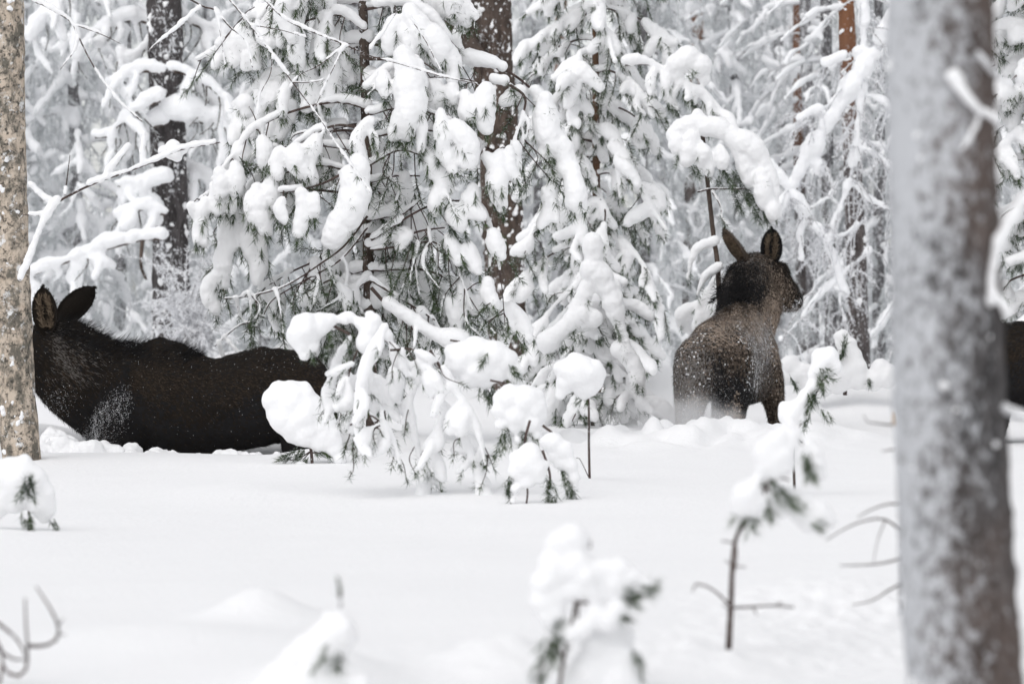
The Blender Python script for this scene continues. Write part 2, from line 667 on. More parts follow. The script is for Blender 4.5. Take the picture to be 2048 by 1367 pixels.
# ------------------------------------------------------------------ background trees
def forest_tree(label, seed, h, crown_r, nb, trunk_r, bark, kind='spruce', snow_r=0.10, voxel=0.035, z0=0.4, needle=None, dense=1.0):
    rng = np.random.default_rng(seed)
    root = thing('%s_tree' % kind, label, '%s tree' % kind)
    lean = rng.standard_normal(2) * 0.015 * h
    zz = np.linspace(-0.8, h * 1.25, 26)
    tp = np.stack([lean[0] * (zz / h) + 0.02 * np.sin(zz * 1.3 + seed), lean[1] * (zz / h) + 0.02 * np.cos(zz * 1.1), zz], 1)
    g = Geo()
    g.tube(tp, trunk_r, trunk_r * 0.45, 12, lump=0.035, rng=rng)
    link('trunk', g.mesh('trunk', [bark]), root)
    b = Branch(rng, voxel, 0.11 if kind == 'spruce' else 0.10, 0.012, 7, TWIG_FROST, needle or NEEDLE_FROST, SNOW_FAR)
    ga = 2.39996
    for i in range(nb):
        f = (i + rng.uniform(0, 1)) / nb
        z = z0 + (h - z0) * f
        az = i * ga + rng.uniform(-0.4, 0.4)
        L = crown_r * (1 - 0.45 * f) * rng.uniform(0.55, 1.1)
        d = np.array([math.cos(az), math.sin(az), rng.uniform(-0.1, 0.25)])
        st = np.array([np.interp(z, zz, tp[:, 0]), np.interp(z, zz, tp[:, 1]), z])
        q = resample(side_twig(st, d, L, rng.uniform(0.3, 0.75), rng), 0.08)
        b.limb(q, 0.022, 0.006, 4)
        b.cover(q, snow_r * rng.uniform(0.5, 0.9), snow_r * 0.4, 0.7, 0.15)
        nt_ = int(L * 9.5 * dense)
        for k in range(nt_):
            t = rng.uniform(0.2, 1.0)
            p = q[int(t * (len(q) - 1))]
            l2 = rng.uniform(0.15, 0.5) * (1 if kind == 'spruce' else 0.7)
            sd_ = rng.standard_normal(3) * 0.5
            sd_[2] = -rng.uniform(0.5, 1.1)
            e = p + norm(sd_) * l2
            if rng.uniform() < 0.38:
                b.lobe(p, e, snow_r * rng.uniform(0.3, 0.7), 0.6, stem=False)
                b.w.tube(resample([p, e], 0.15), 0.008, 0.004, 3)
            else:
                tw = resample([p, (p + e) / 2 + rng.standard_normal(3) * 0.05, e + np.array([0, 0, -0.15])], 0.06)
                b.w.tube(tw, 0.008, 0.004, 3)
                b.tufts(tw[1:], np.repeat(norm(e - p)[None], len(tw) - 1, 0), 1.0, 9)
    o = link('branches', b.w.mesh('branches', [TWIG_FROST]), root, 'stuff')
    blob('snow', np.vstack(b.C), np.concatenate(b.R), SNOW_FAR, voxel, root, 3, 0.07, 0.13, kind='stuff')
    link('needles', b.g.mesh('needles', [b.needle], False), root, 'stuff')
    return root


def dup(root, loc, rotz, scale, label):
    r = root.copy()
    COL.objects.link(r)
    r.location = loc
    r.rotation_euler = (0, 0, rotz)
    r.scale = (scale,) * 3
    r['label'] = label
    for ch in root.children:
        c = ch.copy()
        COL.objects.link(c)
        c.parent = r
        c.matrix_parent_inverse = ch.matrix_parent_inverse
    return r


PROTO = [
    forest_tree('snow covered spruce', 11, 7.5, 1.35, 62, 0.10, BARK_GREY, 'spruce', 0.105),
    forest_tree('snow covered spruce', 12, 7.0, 1.05, 60, 0.08, BARK_GREY, 'spruce', 0.085),
    forest_tree('snowy pine', 13, 8.5, 1.7, 44, 0.13, BARK_GREY, 'pine', 0.11, z0=1.0),
    forest_tree('snowy pine', 14, 9.0, 1.8, 40, 0.15, BARK_ORANGE, 'pine', 0.10, z0=1.6),
    forest_tree('frosted spruce', 15, 7.5, 1.4, 56, 0.09, BARK_GREY, 'spruce', 0.07, dense=1.5),
]
bake()
FOREST = [  # u at base, distance, prototype, rotation, scale
    (150, 51, 0, 0.3, 1.05), (60, 54, 1, 1.2, 1.1), (235, 56, 2, 2.2, 1.0), (420, 58, 4, 0.1, 1.0), (-60, 50, 2, 4.0, 1.0),
    (530, 49, 1, 2.9, 1.05), (610, 60, 0, 5.1, 1.1), (700, 50, 4, 1.5, 1.1), (820, 62, 2, 3.3, 1.0), (900, 55, 0, 0.9, 1.0),
    (1080, 58, 1, 2.0, 1.1), (1130, 66, 3, 3.1, 1.0), (1290, 50, 4, 4.4, 1.0), (1380, 62, 3, 0.5, 1.05), (1480, 57, 0, 1.1, 1.0),
    (1555, 66, 2, 2.5, 1.1), (1612, 54, 3, 3.9, 0.95), (1690, 58, 3, 5.4, 1.0), (1760, 50, 4, 0.7, 1.0), (1850, 56, 0, 1.9, 1.0),
    (1950, 48, 1, 3.0, 1.1), (2110, 52, 2, 0.2, 1.0),
    (20, 75, 3, 1.0, 1.1), (330, 74, 4, 3.0, 1.2), (460, 80, 2, 4.0, 1.1), (570, 82, 4, 5.0, 1.2),
    (760, 78, 0, 6.0, 1.2), (980, 80, 4, 1.6, 1.2), (1330, 78, 0, 3.6, 1.2), (1440, 82, 4, 4.6, 1.2),
    (1530, 86, 1, 0.6, 1.3), (1800, 80, 2, 2.3, 1.1), (1920, 84, 0, 3.3, 1.2), (2060, 78, 4, 4.3, 1.2),
    (90, 100, 4, 0.4, 1.4), (500, 100, 0, 2.4, 1.4), (880, 102, 2, 4.4, 1.3),
    (1420, 106, 2, 1.9, 1.3), (1590, 102, 0, 2.9, 1.4),
    (1900, 100, 2, 4.9, 1.3), (2050, 106, 0, 5.9, 1.4),
]
KINDS = ['broad snow-laden spruce', 'slender snow-laden spruce', 'grey-trunked snowy pine', 'orange-trunked snowy pine', 'fine-twigged frosted spruce']


def where(u, d):
    side = ('at the far left' if u < 120 else 'left of the dark snowy trunk' if u < 290 else 'beside the dark snowy trunk' if u < 480 else
            'behind the drooping pine' if u < 760 else 'behind the thick brown trunk' if u < 1050 else 'behind the bushy spruce' if u < 1330 else
            'above the standing moose' if u < 1580 else 'left of the big grey trunk' if u < 1780 else 'behind the big grey trunk' if u < 2000 else 'at the far right')
    far = 'nearest row' if d < 70 else 'second row' if d < 90 else 'blurred farthest row'
    return '%s, %s' % (side, far)


used = set()
for i, (u, d, k, rz, sc) in enumerate(FOREST):
    p = on_ground(u, d)
    lab = '%s %s of the background forest' % (KINDS[k], where(u, d))
    if lab in used:
        lab = lab.replace('left of the big', 'just beside the big')
    used.add(lab)
    grp = 'snowy trees of the background forest'
    o = dup(PROTO[k], p, rz, sc, lab)
    o['group'] = grp
for pr in PROTO:
    for ch in list(pr.children):
        bpy.data.objects.remove(ch)
    bpy.data.objects.remove(pr)


# ------------------------------------------------------------------ trunks
def trunk_part(root, pts, r0, r1, mat, rng, k=24, step=0.05, lump=0.03, knots=0):
    q = resample(pts, step)
    g = Geo()
    n = len(q)
    t = np.linspace(0, 1, n)
    r = r0 + (r1 - r0) * t
    g.tube(q, r, None, k, lump=lump, rng=rng)
    return link('trunk', g.mesh('trunk', [mat]), root), q, r


def stuck_snow(root, q, r, rng, n, size, side=None, voxel=0.012):
    """snow plastered on a trunk"""
    i = rng.integers(0, len(q), n)
    az = rng.uniform(0, 6.28, n) if side is None else rng.normal(side, 0.9, n)
    rr = size * rng.uniform(0.4, 1.3, n) ** 1.5
    c = q[i] + np.stack([np.cos(az), np.sin(az), 0 * az], 1) * (r[i] * 1.0 - rr * 0.35)[:, None]
    C, Rr = [c], [rr]
    for k in range(2):
        C.append(c + rng.standard_normal((n, 3)) * rr[:, None] * 0.8 * np.array([0.5, 0.5, 1.2]))
        Rr.append(rr * rng.uniform(0.4, 0.9, n))
    blob('snow', np.vstack(C), np.concatenate(Rr), SNOW, voxel, root, 1, size * 1.6, size * 1.6, kind='stuff')


def twig_thing_branch(root, segs, d, rng, wood=TWIG, r=0.008, snow=0.015, voxel=0.009, gap=0.1, name='branch', frost=0):
    """one bare branch with its side twigs, frost and snow lying along the top; segs are lists of points"""
    b = Branch(rng, voxel, 0.03, 0.003, 6, wood)
    for k, sg in enumerate(segs):
        q = resample(path(sg, d), 0.03)
        rr = r if k == 0 else r * 0.55
        b.limb(q, rr, rr * 0.4, 5)
        if snow:
            b.cover(q, snow if k == 0 else snow * 0.7, snow * 0.55, 0.75, gap)
        if frost:
            m = len(q) * frost
            i = rng.integers(0, len(q), m)
            dd = norm(rng.standard_normal((m, 3)))
            b.g.blades(q[i], q[i] + dd * rng.uniform(0.015, 0.04, (m, 1)), 0.005, 0, rng)
            b.needle = FROST
    o = b.done(root, name, 0.022, 0.04, 3)
    return o


# ---- right foreground pine
rng = np.random.default_rng(41)
root = thing('pine_tree', 'thick grey frosted pine trunk out of focus in the right foreground', 'pine tree', on_ground(1945, 9.8))
q, r = trunk_part(root, path([(1958, 1640), (1930, 1367), (1908, 1000), (1893, 600), (1880, 0), (1872, -700), (1868, -2400)], 9.8), 0.150, 0.112, BARK_NEAR, rng, 40, 0.03, 0.022)[1:]
stuck_snow(root, q, r, rng, 60, 0.007, None, 0.004)
stuck_snow(root, q, r, rng, 40, 0.009, -2.2, 0.004)
twig_thing_branch(root, [[(1925, 90), (1960, 110), (1990, 150), (2030, 165), (2080, 150)]], 9.7, rng, TWIG_FROST, 0.010, 0.020, 0.007)
twig_thing_branch(root, [[(1905, 160), (1925, 190), (1960, 225), (1990, 240), (2040, 290)], [(1960, 225), (1950, 260), (1925, 300)]], 9.65, rng, TWIG_FROST, 0.009, 0.017, 0.007)
twig_thing_branch(root, [[(2100, 330), (2040, 420), (2000, 490), (1985, 560), (1978, 610)], [(1985, 590), (2010, 620), (2020, 640)]], 9.7, rng, TWIG_FROST, 0.010, 0.019, 0.007)
twig_thing_branch(root, [[(2000, 815), (2030, 828), (2080, 845)]], 9.75, rng, TWIG_FROST, 0.012, 0.014, 0.007)
# ---- broken stub by the trunk
root = thing('broken_sapling', 'thin broken sapling with a pale splintered top beside the grey trunk', 'sapling', on_ground(1795, 13.5))
b = Branch(rng, 0.01)
b.limb(resample(path([(1800, 1230), (1800, 1000), (1792, 900), (1787, 845)], 13.5), 0.05), 0.009, 0.006, 6)
g = b.w.mesh('stem', [TWIG_FROST])
link('stem', g, root)
gg = Geo()
gg.tube(resample(path([(1787, 850), (1785, 824)], 13.5), 0.02), 0.008, 0.003, 5)
link('splinter', gg.mesh('splinter', [m_plain('raw_wood', (0.5, 0.33, 0.18), (0.6, 0.42, 0.25))]), root)
for sg in ([[(1790, 850), (1760, 847), (1730, 842), (1727, 830)]], [[(1795, 897), (1775, 900), (1763, 902)]]):
    twig_thing_branch(root, sg, 13.5, rng, TWIG, 0.004, 0)
for sg in ([[(1810, 1075), (1790, 1050), (1760, 1036), (1715, 1045), (1680, 1062), (1652, 1080)], [(1770, 1040), (1755, 1080), (1747, 1125)]],
           [[(1815, 1008), (1780, 1007), (1750, 1015), (1715, 1033)]],
           [[(1820, 1110), (1780, 1122), (1745, 1128), (1680, 1130)]],
           [[(1820, 1158), (1780, 1178), (1745, 1200), (1705, 1208)]]):
    twig_thing_branch(root, sg, 13.3, rng, TWIG, 0.0048, 0)

# ---- left birch
rng = np.random.default_rng(42)
root = thing('birch_tree', 'mottled birch trunk with peeling tan bark at the left edge', 'birch tree', on_ground(45, 26.8))
q, r = trunk_part(root, path([(50, 960), (42, 905), (30, 740), (22, 500), (16, 250), (15, 0), (10, -400), (0, -1200)], 26.6), 0.137, 0.088, BIRCH, rng, 22, 0.05, 0.02)[1:]
stuck_snow(root, q, r, rng, 90, 0.016, -1.6, 0.009)
D = 26.3
birch = root
BIRCH_BR = [
    (0.011, 0.030, [[(40, 560), (58, 520), (80, 460), (110, 410), (150, 385), (200, 362), (250, 345), (310, 322), (360, 300), (440, 285)], [(110, 410), (85, 395), (60, 370)], [(130, 390), (135, 350), (140, 310)], [(285, 330), (285, 300), (288, 270)], [(215, 345), (235, 320), (258, 292)], [(100, 430), (75, 430), (45, 430)]]),
    (0.008, 0.018, [[(20, -120), (60, -10), (90, 12), (140, 42), (155, 70), (180, 120), (205, 160), (240, 205), (284, 243)], [(150, 50), (200, 68), (242, 88)], [(155, 75), (150, 100), (120, 140)]]),
    (0.007, 0.018, [[(20, -340), (150, -230), (330, -140), (400, -60), (452, -8), (500, 50), (545, 110), (585, 165), (640, 238), (680, 300), (720, 355), (740, 385)], [(545, 110), (540, 150), (520, 190), (515, 230)], [(585, 165), (620, 165), (650, 160)], [(500, 50), (560, 60), (610, 75)]]),
    (0.008, 0.018, [[(18, -420), (200, -300), (400, -140), (520, -10), (570, 38), (620, 62), (690, 90), (740, 112), (800, 128), (880, 152), (955, 168)], [(740, 100), (770, 60), (800, 15)], [(820, 35), (850, 80), (880, 140)], [(690, 90), (640, 130), (600, 150), (580, 175)], [(690, 90), (660, 150), (630, 215)]]),
    (0.010, 0.022, [[(18, -260), (150, -150), (280, -60), (400, 10), (430, 20), (460, 55), (490, 80), (505, 135)], [(400, 15), (350, 60), (310, 90), (300, 100)], [(430, 20), (440, 60), (450, 130)]]),
]
for rr, sn, segs in BIRCH_BR:
    twig_thing_branch(root, segs, D + rng.uniform(-0.3, 0.4), rng, TWIG, rr, sn, 0.009, 0.10, frost=4)
blob('snow', np.vstack([P(345, 300, D - 0.1)[None] + rng.standard_normal((14, 3)) * 0.03]), np.full(14, 0.04), SNOW, 0.012, root)

# ---- dark snowy trunk behind, on the left
rng = np.random.default_rng(43)
DL = 46.0
root = thing('pine_tree', 'dark snow-speckled trunk with snow-loaded side limbs above the wading moose', 'pine tree', on_ground(340, DL))
q, r = trunk_part(root, path([(342, 800), (342, 640), (340, 450), (335, 230), (330, 50), (326, -150), (320, -900)], DL), 0.225, 0.19, BARK_DARK, rng, 26, 0.08, 0.035)[1:]
stuck_snow(root, q, r, rng, 500, 0.03, None, 0.018)
LIMBS = [
    ([(325, 478), (290, 478), (240, 490), (180, 508), (110, 532), (40, 560)], 0.024, 0.105, -1.2),
    ([(325, 145), (290, 142), (255, 150), (225, 168)], 0.03, 0.09, -.5),
    ([(320, 200), (285, 215), (250, 240), (215, 268)], 0.032, 0.09, -.6),
    ([(325, 250), (290, 255), (240, 270), (190, 275)], 0.028, 0.10, -.4),
    ([(330, 365), (290, 372), (235, 372)], 0.02, 0.10, -.6),
    ([(330, 430), (290, 418), (235, 436)], 0.02, 0.09, -.8),
    ([(345, 140), (380, 150), (410, 165), (460, 210)], 0.03, 0.08, -.5),
    ([(345, 235), (400, 245), (470, 240), (520, 255)], 0.025, 0.16, -.4),
    ([(345, 190), (380, 180), (440, 200)], 0.03, 0.08, .5),
    ([(345, 60), (300, 90), (255, 125), (240, 110)], 0.028, 0.10, .4),
    ([(345, 20), (390, 50), (450, 70)], 0.028, 0.10, .4),
    ([(325, 60), (270, 40), (200, 60), (150, 120)], 0.03, 0.10, .6),
    ([(345, 330), (400, 350), (440, 400)], 0.02, 0.10, .3),
    ([(345, 420), (400, 440), (430, 490)], 0.02, 0.09, .3),
    ([(285, 478), (282, 530), (293, 560)], 0.028, 0.0, -1.2),
    ([(282, 365), (280, 405)], 0.04, 0.0, -.6),
    ([(340, -100), (250, -60), (120, 0), (60, 80)], 0.03, 0.13, .5),
    ([(340, -150), (420, -120), (520, -40)], 0.03, 0.12, .5),
]
for pts, rw, sw, dd in LIMBS:
    b = Branch(rng, 0.024, 0.10, 0.010, 8, BARK, NEEDLE_FROST, SNOW_FAR)
    pq = resample(path(pts, DL + dd), 0.06)
    b.limb(pq, rw, rw * 0.6, 6)
    if sw:
        b.cover(pq, sw * 0.9, sw * 0.6, 0.85)
        for t in rng.uniform(0.25, 1, 9):
            p = pq[int(t * (len(pq) - 1))]
            e = p + np.array([rng.normal(0, .12), rng.normal(0, .2), -rng.uniform(.15, .55)])
            if rng.uniform() < .5:
                b.lobe(p, e, rng.uniform(.04, .09), .5)
            else:
                tw = resample([p, (p + e) / 2 + rng.normal(0, .05, 3), e], 0.07)
                b.w.tube(tw, 0.012, 0.005, 3)
                b.tufts(tw, np.repeat(norm(e - p)[None], len(tw), 0), 1, 7)
    b.done(root, 'branch', 0.06, 0.13)


# ---- snowy spruce boughs: explicit near-background trees
def bough_tree(root, rng, base, top, r_base, nb, crown, z_lo, z_hi, voxel, lobe_R, wood=TWIG, needle=None, L_fun=None, dens=7.0, parts=True, droop=(0.4, 0.9), bare=0.35, bark=BARK, needle_amt=0.8, trunk_lump=0.03, azimuth=None, snow=None):
    """a trunk with random snow-laden boughs all around"""
    base, top = np.asarray(base), np.asarray(top)
    tq = resample([base - np.array([0, 0, .5]), base * 0.6 + top * 0.4 + rng.normal(0, .03, 3), top], 0.06)
    g = Geo()
    g.tube(tq, r_base, r_base * 0.35, 12, lump=trunk_lump, rng=rng)
    link('trunk', g.mesh('trunk', [bark]), root)
    H = top[2] - base[2]
    for i in range(nb):
        f = (i + rng.uniform(0, 1)) / nb
        z = z_lo + (z_hi - z_lo) * f
        az = i * 2.39996 + rng.uniform(-.4, .4) if azimuth is None else azimuth(rng)
        L = crown * (L_fun(f) if L_fun else 1) * rng.uniform(0.6, 1.1)
        k = int(np.argmin(np.abs(tq[:, 2] - z)))
        st = tq[k]
        d = np.array([math.cos(az), math.sin(az), rng.uniform(0.0, 0.35)])
        qq = resample(side_twig(st, d, L, rng.uniform(*droop), rng), 0.035)
        b = Branch(rng, voxel, 0.075, 0.006, 20, wood, needle, snow)
        b.limb(qq, 0.013, 0.004, 5)
        b.cover(qq, lobe_R * 0.55, lobe_R * 0.4, 0.75, 0.15)
        for _ in range(max(2, int(L * dens))):
            t = rng.uniform(0.15, 1.0)
            p = qq[int(t * (len(qq) - 1))]
            sd_ = norm(np.array([rng.normal(0, .5), rng.normal(0, .5), -rng.uniform(.4, 1.2)]) + d * .4)
            l2 = rng.uniform(.12, .38)
            e = p + sd_ * l2
            if rng.uniform() > bare:
                b.lobe(p, e, lobe_R * rng.uniform(.5, 1.15), needle_amt)
            else:
                tw = resample([p, (p + e) / 2 + rng.normal(0, .04, 3), e + np.array([0, 0, -.1])], 0.03)
                b.limb(tw, 0.005, 0.002, 3)
                b.tufts(tw[len(tw) // 3:], np.repeat(norm(e - p)[None], len(tw) - len(tw) // 3, 0), 1.0, 9)
        b.done(root)
    return tq


rng = np.random.default_rng(44)
# thick brown trunk behind the drooping pine
DB = 42.0
root = thing('pine_tree', 'thick brown pine trunk flecked with snow behind the drooping pine', 'pine tree', on_ground(1015, DB))
q, r = trunk_part(root, path([(1032, 900), (1022, 760), (1012, 600), (1004, 400), (992, 200), (978, 0), (970, -300), (960, -1200)], DB), 0.205, 0.27, BARK, rng, 30, 0.06, 0.045)[1:]
stuck_snow(root, q[: int(len(q) * 0.55)], r, rng, 800, 0.017, None, 0.012)
stuck_snow(root, q[: int(len(q) * 0.55)], r, rng, 260, 0.022, -0.7, 0.013)
for pts in ([(960, 120), (920, 60), (880, -20), (850, -120)],):
    b = Branch(rng, 0.02, wood=BARK)
    b.limb(resample(path(pts, DB - .3), .06), 0.10, 0.12, 10)
    b.done(root, 'fork')
bough_label = None

# bushy spruce right of centre
rng = np.random.default_rng(45)
DS = 36.0
root = thing('spruce_tree', 'bushy snow-clumped spruce with patches of orange bark, right of the thick brown trunk', 'spruce tree', on_ground(1195, DS))
bough_tree(root, rng, on_ground(1200, DS), P(1188, -420, DS), 0.05, 66, 0.86, 0.35, 5.2, 0.014, 0.066, needle_amt=0.75, bark=BARK_RED,
           L_fun=lambda f: 1.0 - 0.35 * abs(f - 0.35), dens=13.0, droop=(0.45, 1.0))
b = Branch(rng, 0.013)
pp = resample(path([(1250, 130), (1300, 130), (1350, 160), (1400, 190), (1440, 225)], DS - .8), .03)
b.limb(pp, .012, .005)
b.cover(pp, .045, .03, .8)
for t in np.linspace(.3, 1, 12):
    p = pp[int(t * (len(pp) - 1))]
    b.lobe(p, p + np.array([rng.normal(.03, .05), rng.normal(0, .1), -rng.uniform(.12, .3)]), rng.uniform(.03, .06), 1.0)
for c, w in (((1352, 128), .10), ((1375, 118), .13), ((1400, 132), .12), ((1410, 158), .06), ((1358, 146), .06)):
    b.C.append(P(c[0], c[1], DS - .8)[None])
    b.R.append(np.array([w]))
b.tufts(path([(1385, 150), (1390, 145), (1378, 155)], DS - .95), np.array([[.1, -.6, -.3]] * 3))
b.done(root)

# small cone-shaped spruce below it
rng = np.random.default_rng(46)
DC = 33.0
root = thing('spruce_tree', 'small cone-shaped spruce heavy with snow in front of the bushy spruce', 'spruce tree', on_ground(1185, DC))
bough_tree(root, rng, on_ground(1190, DC), P(1186, 500, DC), 0.03, 30, 0.62, 0.18, 1.42, 0.013, 0.075, L_fun=lambda f: 1.05 - 0.85 * f, dens=9, droop=(.35, .8), bare=.25)
b = Branch(rng, .013)
for pts, w in (([(1186, 490), (1184, 540), (1165, 600), (1140, 650)], .085), ([(1186, 545), (1215, 580), (1235, 640), (1248, 690)], .09),
               ([(1165, 635), (1130, 660), (1095, 690)], .11), ([(1185, 640), (1150, 655)], .11), ([(1180, 500), (1184, 515)], .08), ([(1240, 700), (1265, 730), (1275, 760)], .08)):
    pp = resample(path(pts, DC - .45), .03)
    b.limb(pp, .012, .006)
    b.cover(pp, w, w * .8, .2)
    b.tufts(pp[len(pp) // 2:] + np.array([0, -.04, -w * .9]), np.repeat(np.array([[.2, -.3, -.6]]), len(pp) - len(pp) // 2, 0))
b.done(root)

# bent young tree above the standing moose
rng = np.random.default_rng(47)
DY = 33.2
root = thing('young_pine', 'slender bent young pine with a heavy snow cap above the standing moose', 'pine tree', on_ground(1440, DY))
g = Geo()
g.tube(resample(path([(1450, 900), (1437, 560), (1428, 480), (1418, 390), (1412, 330), (1405, 270), (1400, 240)], DY), .04), .026, .018, 10, lump=.05, rng=rng)
link('trunk', g.mesh('trunk', [BARK]), root)
b = Branch(rng, .012, .07, .004, 26)
for pts, w in (([(1405, 258), (1440, 262), (1475, 285), (1510, 310), (1535, 350), (1546, 395), (1550, 430)], .105),
               ([(1400, 250), (1375, 255), (1350, 275)], .09), ([(1400, 240), (1395, 232)], .08), ([(1475, 290), (1490, 330), (1498, 370)], .085)):
    pp = resample(path(pts, DY - .05), .03)
    b.limb(pp, .013, .006)
    b.cover(pp, w, w * .72, .25)
for a, e, w in (((1385, 275), (1372, 320), .10), ((1412, 300), (1418, 345), .06), ((1352, 275), (1362, 300), .07), ((1440, 300), (1445, 330), .07), ((1400, 290), (1402, 330), .06),
                ((1520, 350), (1530, 410), .085), ((1540, 400), (1545, 435), .07)):
    b.lobe(P(*a, DY - .12), P(*e, DY - .12), w, .5)
for u, v in ((1445, 340), (1455, 355), (1470, 350), (1440, 365), (1480, 365), (1460, 370), (1495, 385), (1505, 395), (1515, 405), (1525, 415), (1500, 400), (1530, 425), (1535, 440), (1512, 425), (1490, 395), (1470, 372), (1395, 345), (1385, 338), (1475, 400), (1480, 410), (1520, 435)):
    b.tufts(P(u, v, DY - .02 + rng.uniform(-.1, .1))[None] + rng.normal(0, .015, (4, 3)), np.repeat(np.array([[.35, -.1, -.8]]), 4, 0), 1.25)
b.done(root)
b = Branch(rng, .013, .065, .0045, 20)
for pts in ([(1440, 570), (1460, 590), (1475, 640)], [(1438, 590), (1410, 610), (1390, 650)], [(1440, 560), (1425, 575), (1400, 620)], [(1440, 600), (1450, 640), (1440, 690)], [(1440, 560), (1455, 575), (1450, 620)]):
    pp = resample(path(pts, DY + .35), .03)
    b.limb(pp, .01, .005)
    b.cover(pp, .05, .04, .6)
    for t in rng.uniform(.2, 1, 4):
        p = pp[int(t * (len(pp) - 1))]
        b.lobe(p, p + np.array([rng.normal(0, .08), rng.normal(0, .08), -rng.uniform(.1, .3)]), rng.uniform(.04, .08), .8)
b.done(root)
for pts, w in (([(1395, 384), (1425, 378), (1470, 378), (1500, 376)], .012), ([(1425, 385), (1440, 410), (1445, 440), (1455, 450)], .02), ([(1430, 490), (1400, 500), (1385, 520), (1375, 560)], .045), ([(1436, 540), (1410, 560), (1395, 590)], .04)):
    b = Branch(rng, .012, .06, .004, 20)
    pp = resample(path(pts, DY - .05), .03)
    b.limb(pp, .008, .004)
    b.cover(pp, w, w * .6, .8)
    b.tufts(pp[-4:] + np.array([0, 0, -.02]), np.repeat(np.array([[.3, -.1, -.6]]), 4, 0))
    b.done(root)

# spruce at the right edge, behind the grey trunk
rng = np.random.default_rng(48)
DR = 34.0
root = thing('spruce_tree', 'dark green snow-clumped spruce at the right edge behind the grey trunk', 'spruce tree', on_ground(2075, DR))
bough_tree(root, rng, on_ground(2085, DR), P(2085, -420, DR), .07, 56, .85, 1.0, 5.2, .015, .085, needle_amt=1.3, dens=9, bare=.3)

# ---- frost-covered leaning trunks in the right background
rng = np.random.default_rng(49)
DF = 43.0
for lab, segs, w in (
    ('leaning trunk crusted white with frost, slanting left from the grey trunk', [[(1790, 40), (1765, 80), (1700, 185), (1640, 275), (1600, 345), (1555, 430)], [(1620, 300), (1635, 330), (1640, 345)], [(1690, 200), (1650, 215), (1600, 240)], [(1740, 110), (1700, 110), (1650, 130)]], .125),
    ('thin frosted young tree standing upright between the leaning white trunk and the grey trunk', [[(1722, -40), (1728, 60), (1722, 190), (1712, 290), (1700, 360), (1675, 430), (1655, 500)], [(1712, 290), (1750, 310), (1790, 340)], [(1722, 190), (1760, 200), (1790, 225)], [(1700, 360), (1740, 400), (1780, 420)]], .07),
    ('bent frosted young tree arching down to the right of the standing moose', [[(1540, 330), (1575, 375), (1610, 430), (1650, 480), (1672, 530), (1690, 590)], [(1610, 430), (1600, 470), (1605, 520)], [(1650, 480), (1690, 470), (1730, 440)]], .08),
    ('low frosted leaning tree crossing behind the head of the standing moose', [[(1740, 500), (1690, 545), (1640, 590), (1600, 640), (1560, 680)], [(1690, 545), (1680, 600), (1690, 640)]], .05)):
    p = path(segs[0], DF)
    rt = thing('frosted_tree', lab, 'frosted tree', (p[-1][0], p[-1][1], p[-1][2]))
    g = Geo()
    for k, sg in enumerate(segs):
        qq = resample(path(sg, DF), .06)
        g.tube(qq, w * (.45 if k == 0 else .2), w * .2, 8)
    st = link('trunk', g.mesh('trunk', [TWIG_FROST]), rt)
    b = Branch(rng, .022, .05, .009, 7, TWIG_FROST, FROST, SNOW_FAR)
    for k, sg in enumerate(segs):
        qq = resample(path(sg, DF), .06)
        b.cover(qq, (w if k == 0 else w * .5) * .95, w * .6, .4, .05)
        for _ in range(int(len(qq) * 1.0)):
            p0 = qq[rng.integers(0, len(qq))]
            e = p0 + np.array([rng.normal(0, .25), rng.normal(0, .25), -rng.uniform(.1, .5)])
            tw = resample([p0, (p0 + e) / 2 + np.array([0, 0, .08]), e], .05)
            b.w.tube(tw, .010, .006, 3)
            b.tufts(tw, rng.standard_normal((len(tw), 3)), .8, 8, 1.0)
    b.done(rt, 'branch', .05, .09, 5, 'stuff')

# grey trunks seen low between the standing moose and the big trunk
rng = np.random.default_rng(60)
for lab, pts, d, r0, r1 in (
    ('grey trunk, reddish higher up, nearest to the left of the big foreground trunk', [(1722, 800), (1716, 600), (1706, 350), (1694, 60), (1686, -300)], 44.5, .125, .085),
    ('slim grey trunk second from the big foreground trunk behind the standing moose', [(1664, 780), (1662, 600), (1655, 350), (1650, -200)], 50.0, .09, .07),
    ('slim grey trunk just right of the muzzle of the standing moose', [(1627, 780), (1625, 600), (1622, 350), (1612, 100), (1606, -250)], 53.0, .09, .075)):
    rt = thing('pine_tree', lab, 'pine tree', on_ground(pts[0][0], d))
    q, r = trunk_part(rt, path(pts, d), r0, r1, BARK_ORANGE if d < 46 else BARK_GREY, rng, 16, .08, .035)[1:]
    stuck_snow(rt, q, r, rng, 120, .03, None, .018)
    b = Branch(rng, .024, .08, .009, 7, TWIG_FROST, NEEDLE_FROST, SNOW_FAR)
    for k in range(9):
        st = q[int(rng.uniform(.45, .95) * (len(q) - 1))]
        az = rng.uniform(0, 6.28)
        tw = resample(side_twig(st, np.array([math.cos(az), math.sin(az), .1]), rng.uniform(.6, 1.4), .5, rng), .06)
        b.limb(tw, .014, .006, 4)
        b.cover(tw, .05, .03, .7, .2)
    b.done(rt, 'branch', .03, .09, 5, 'stuff')

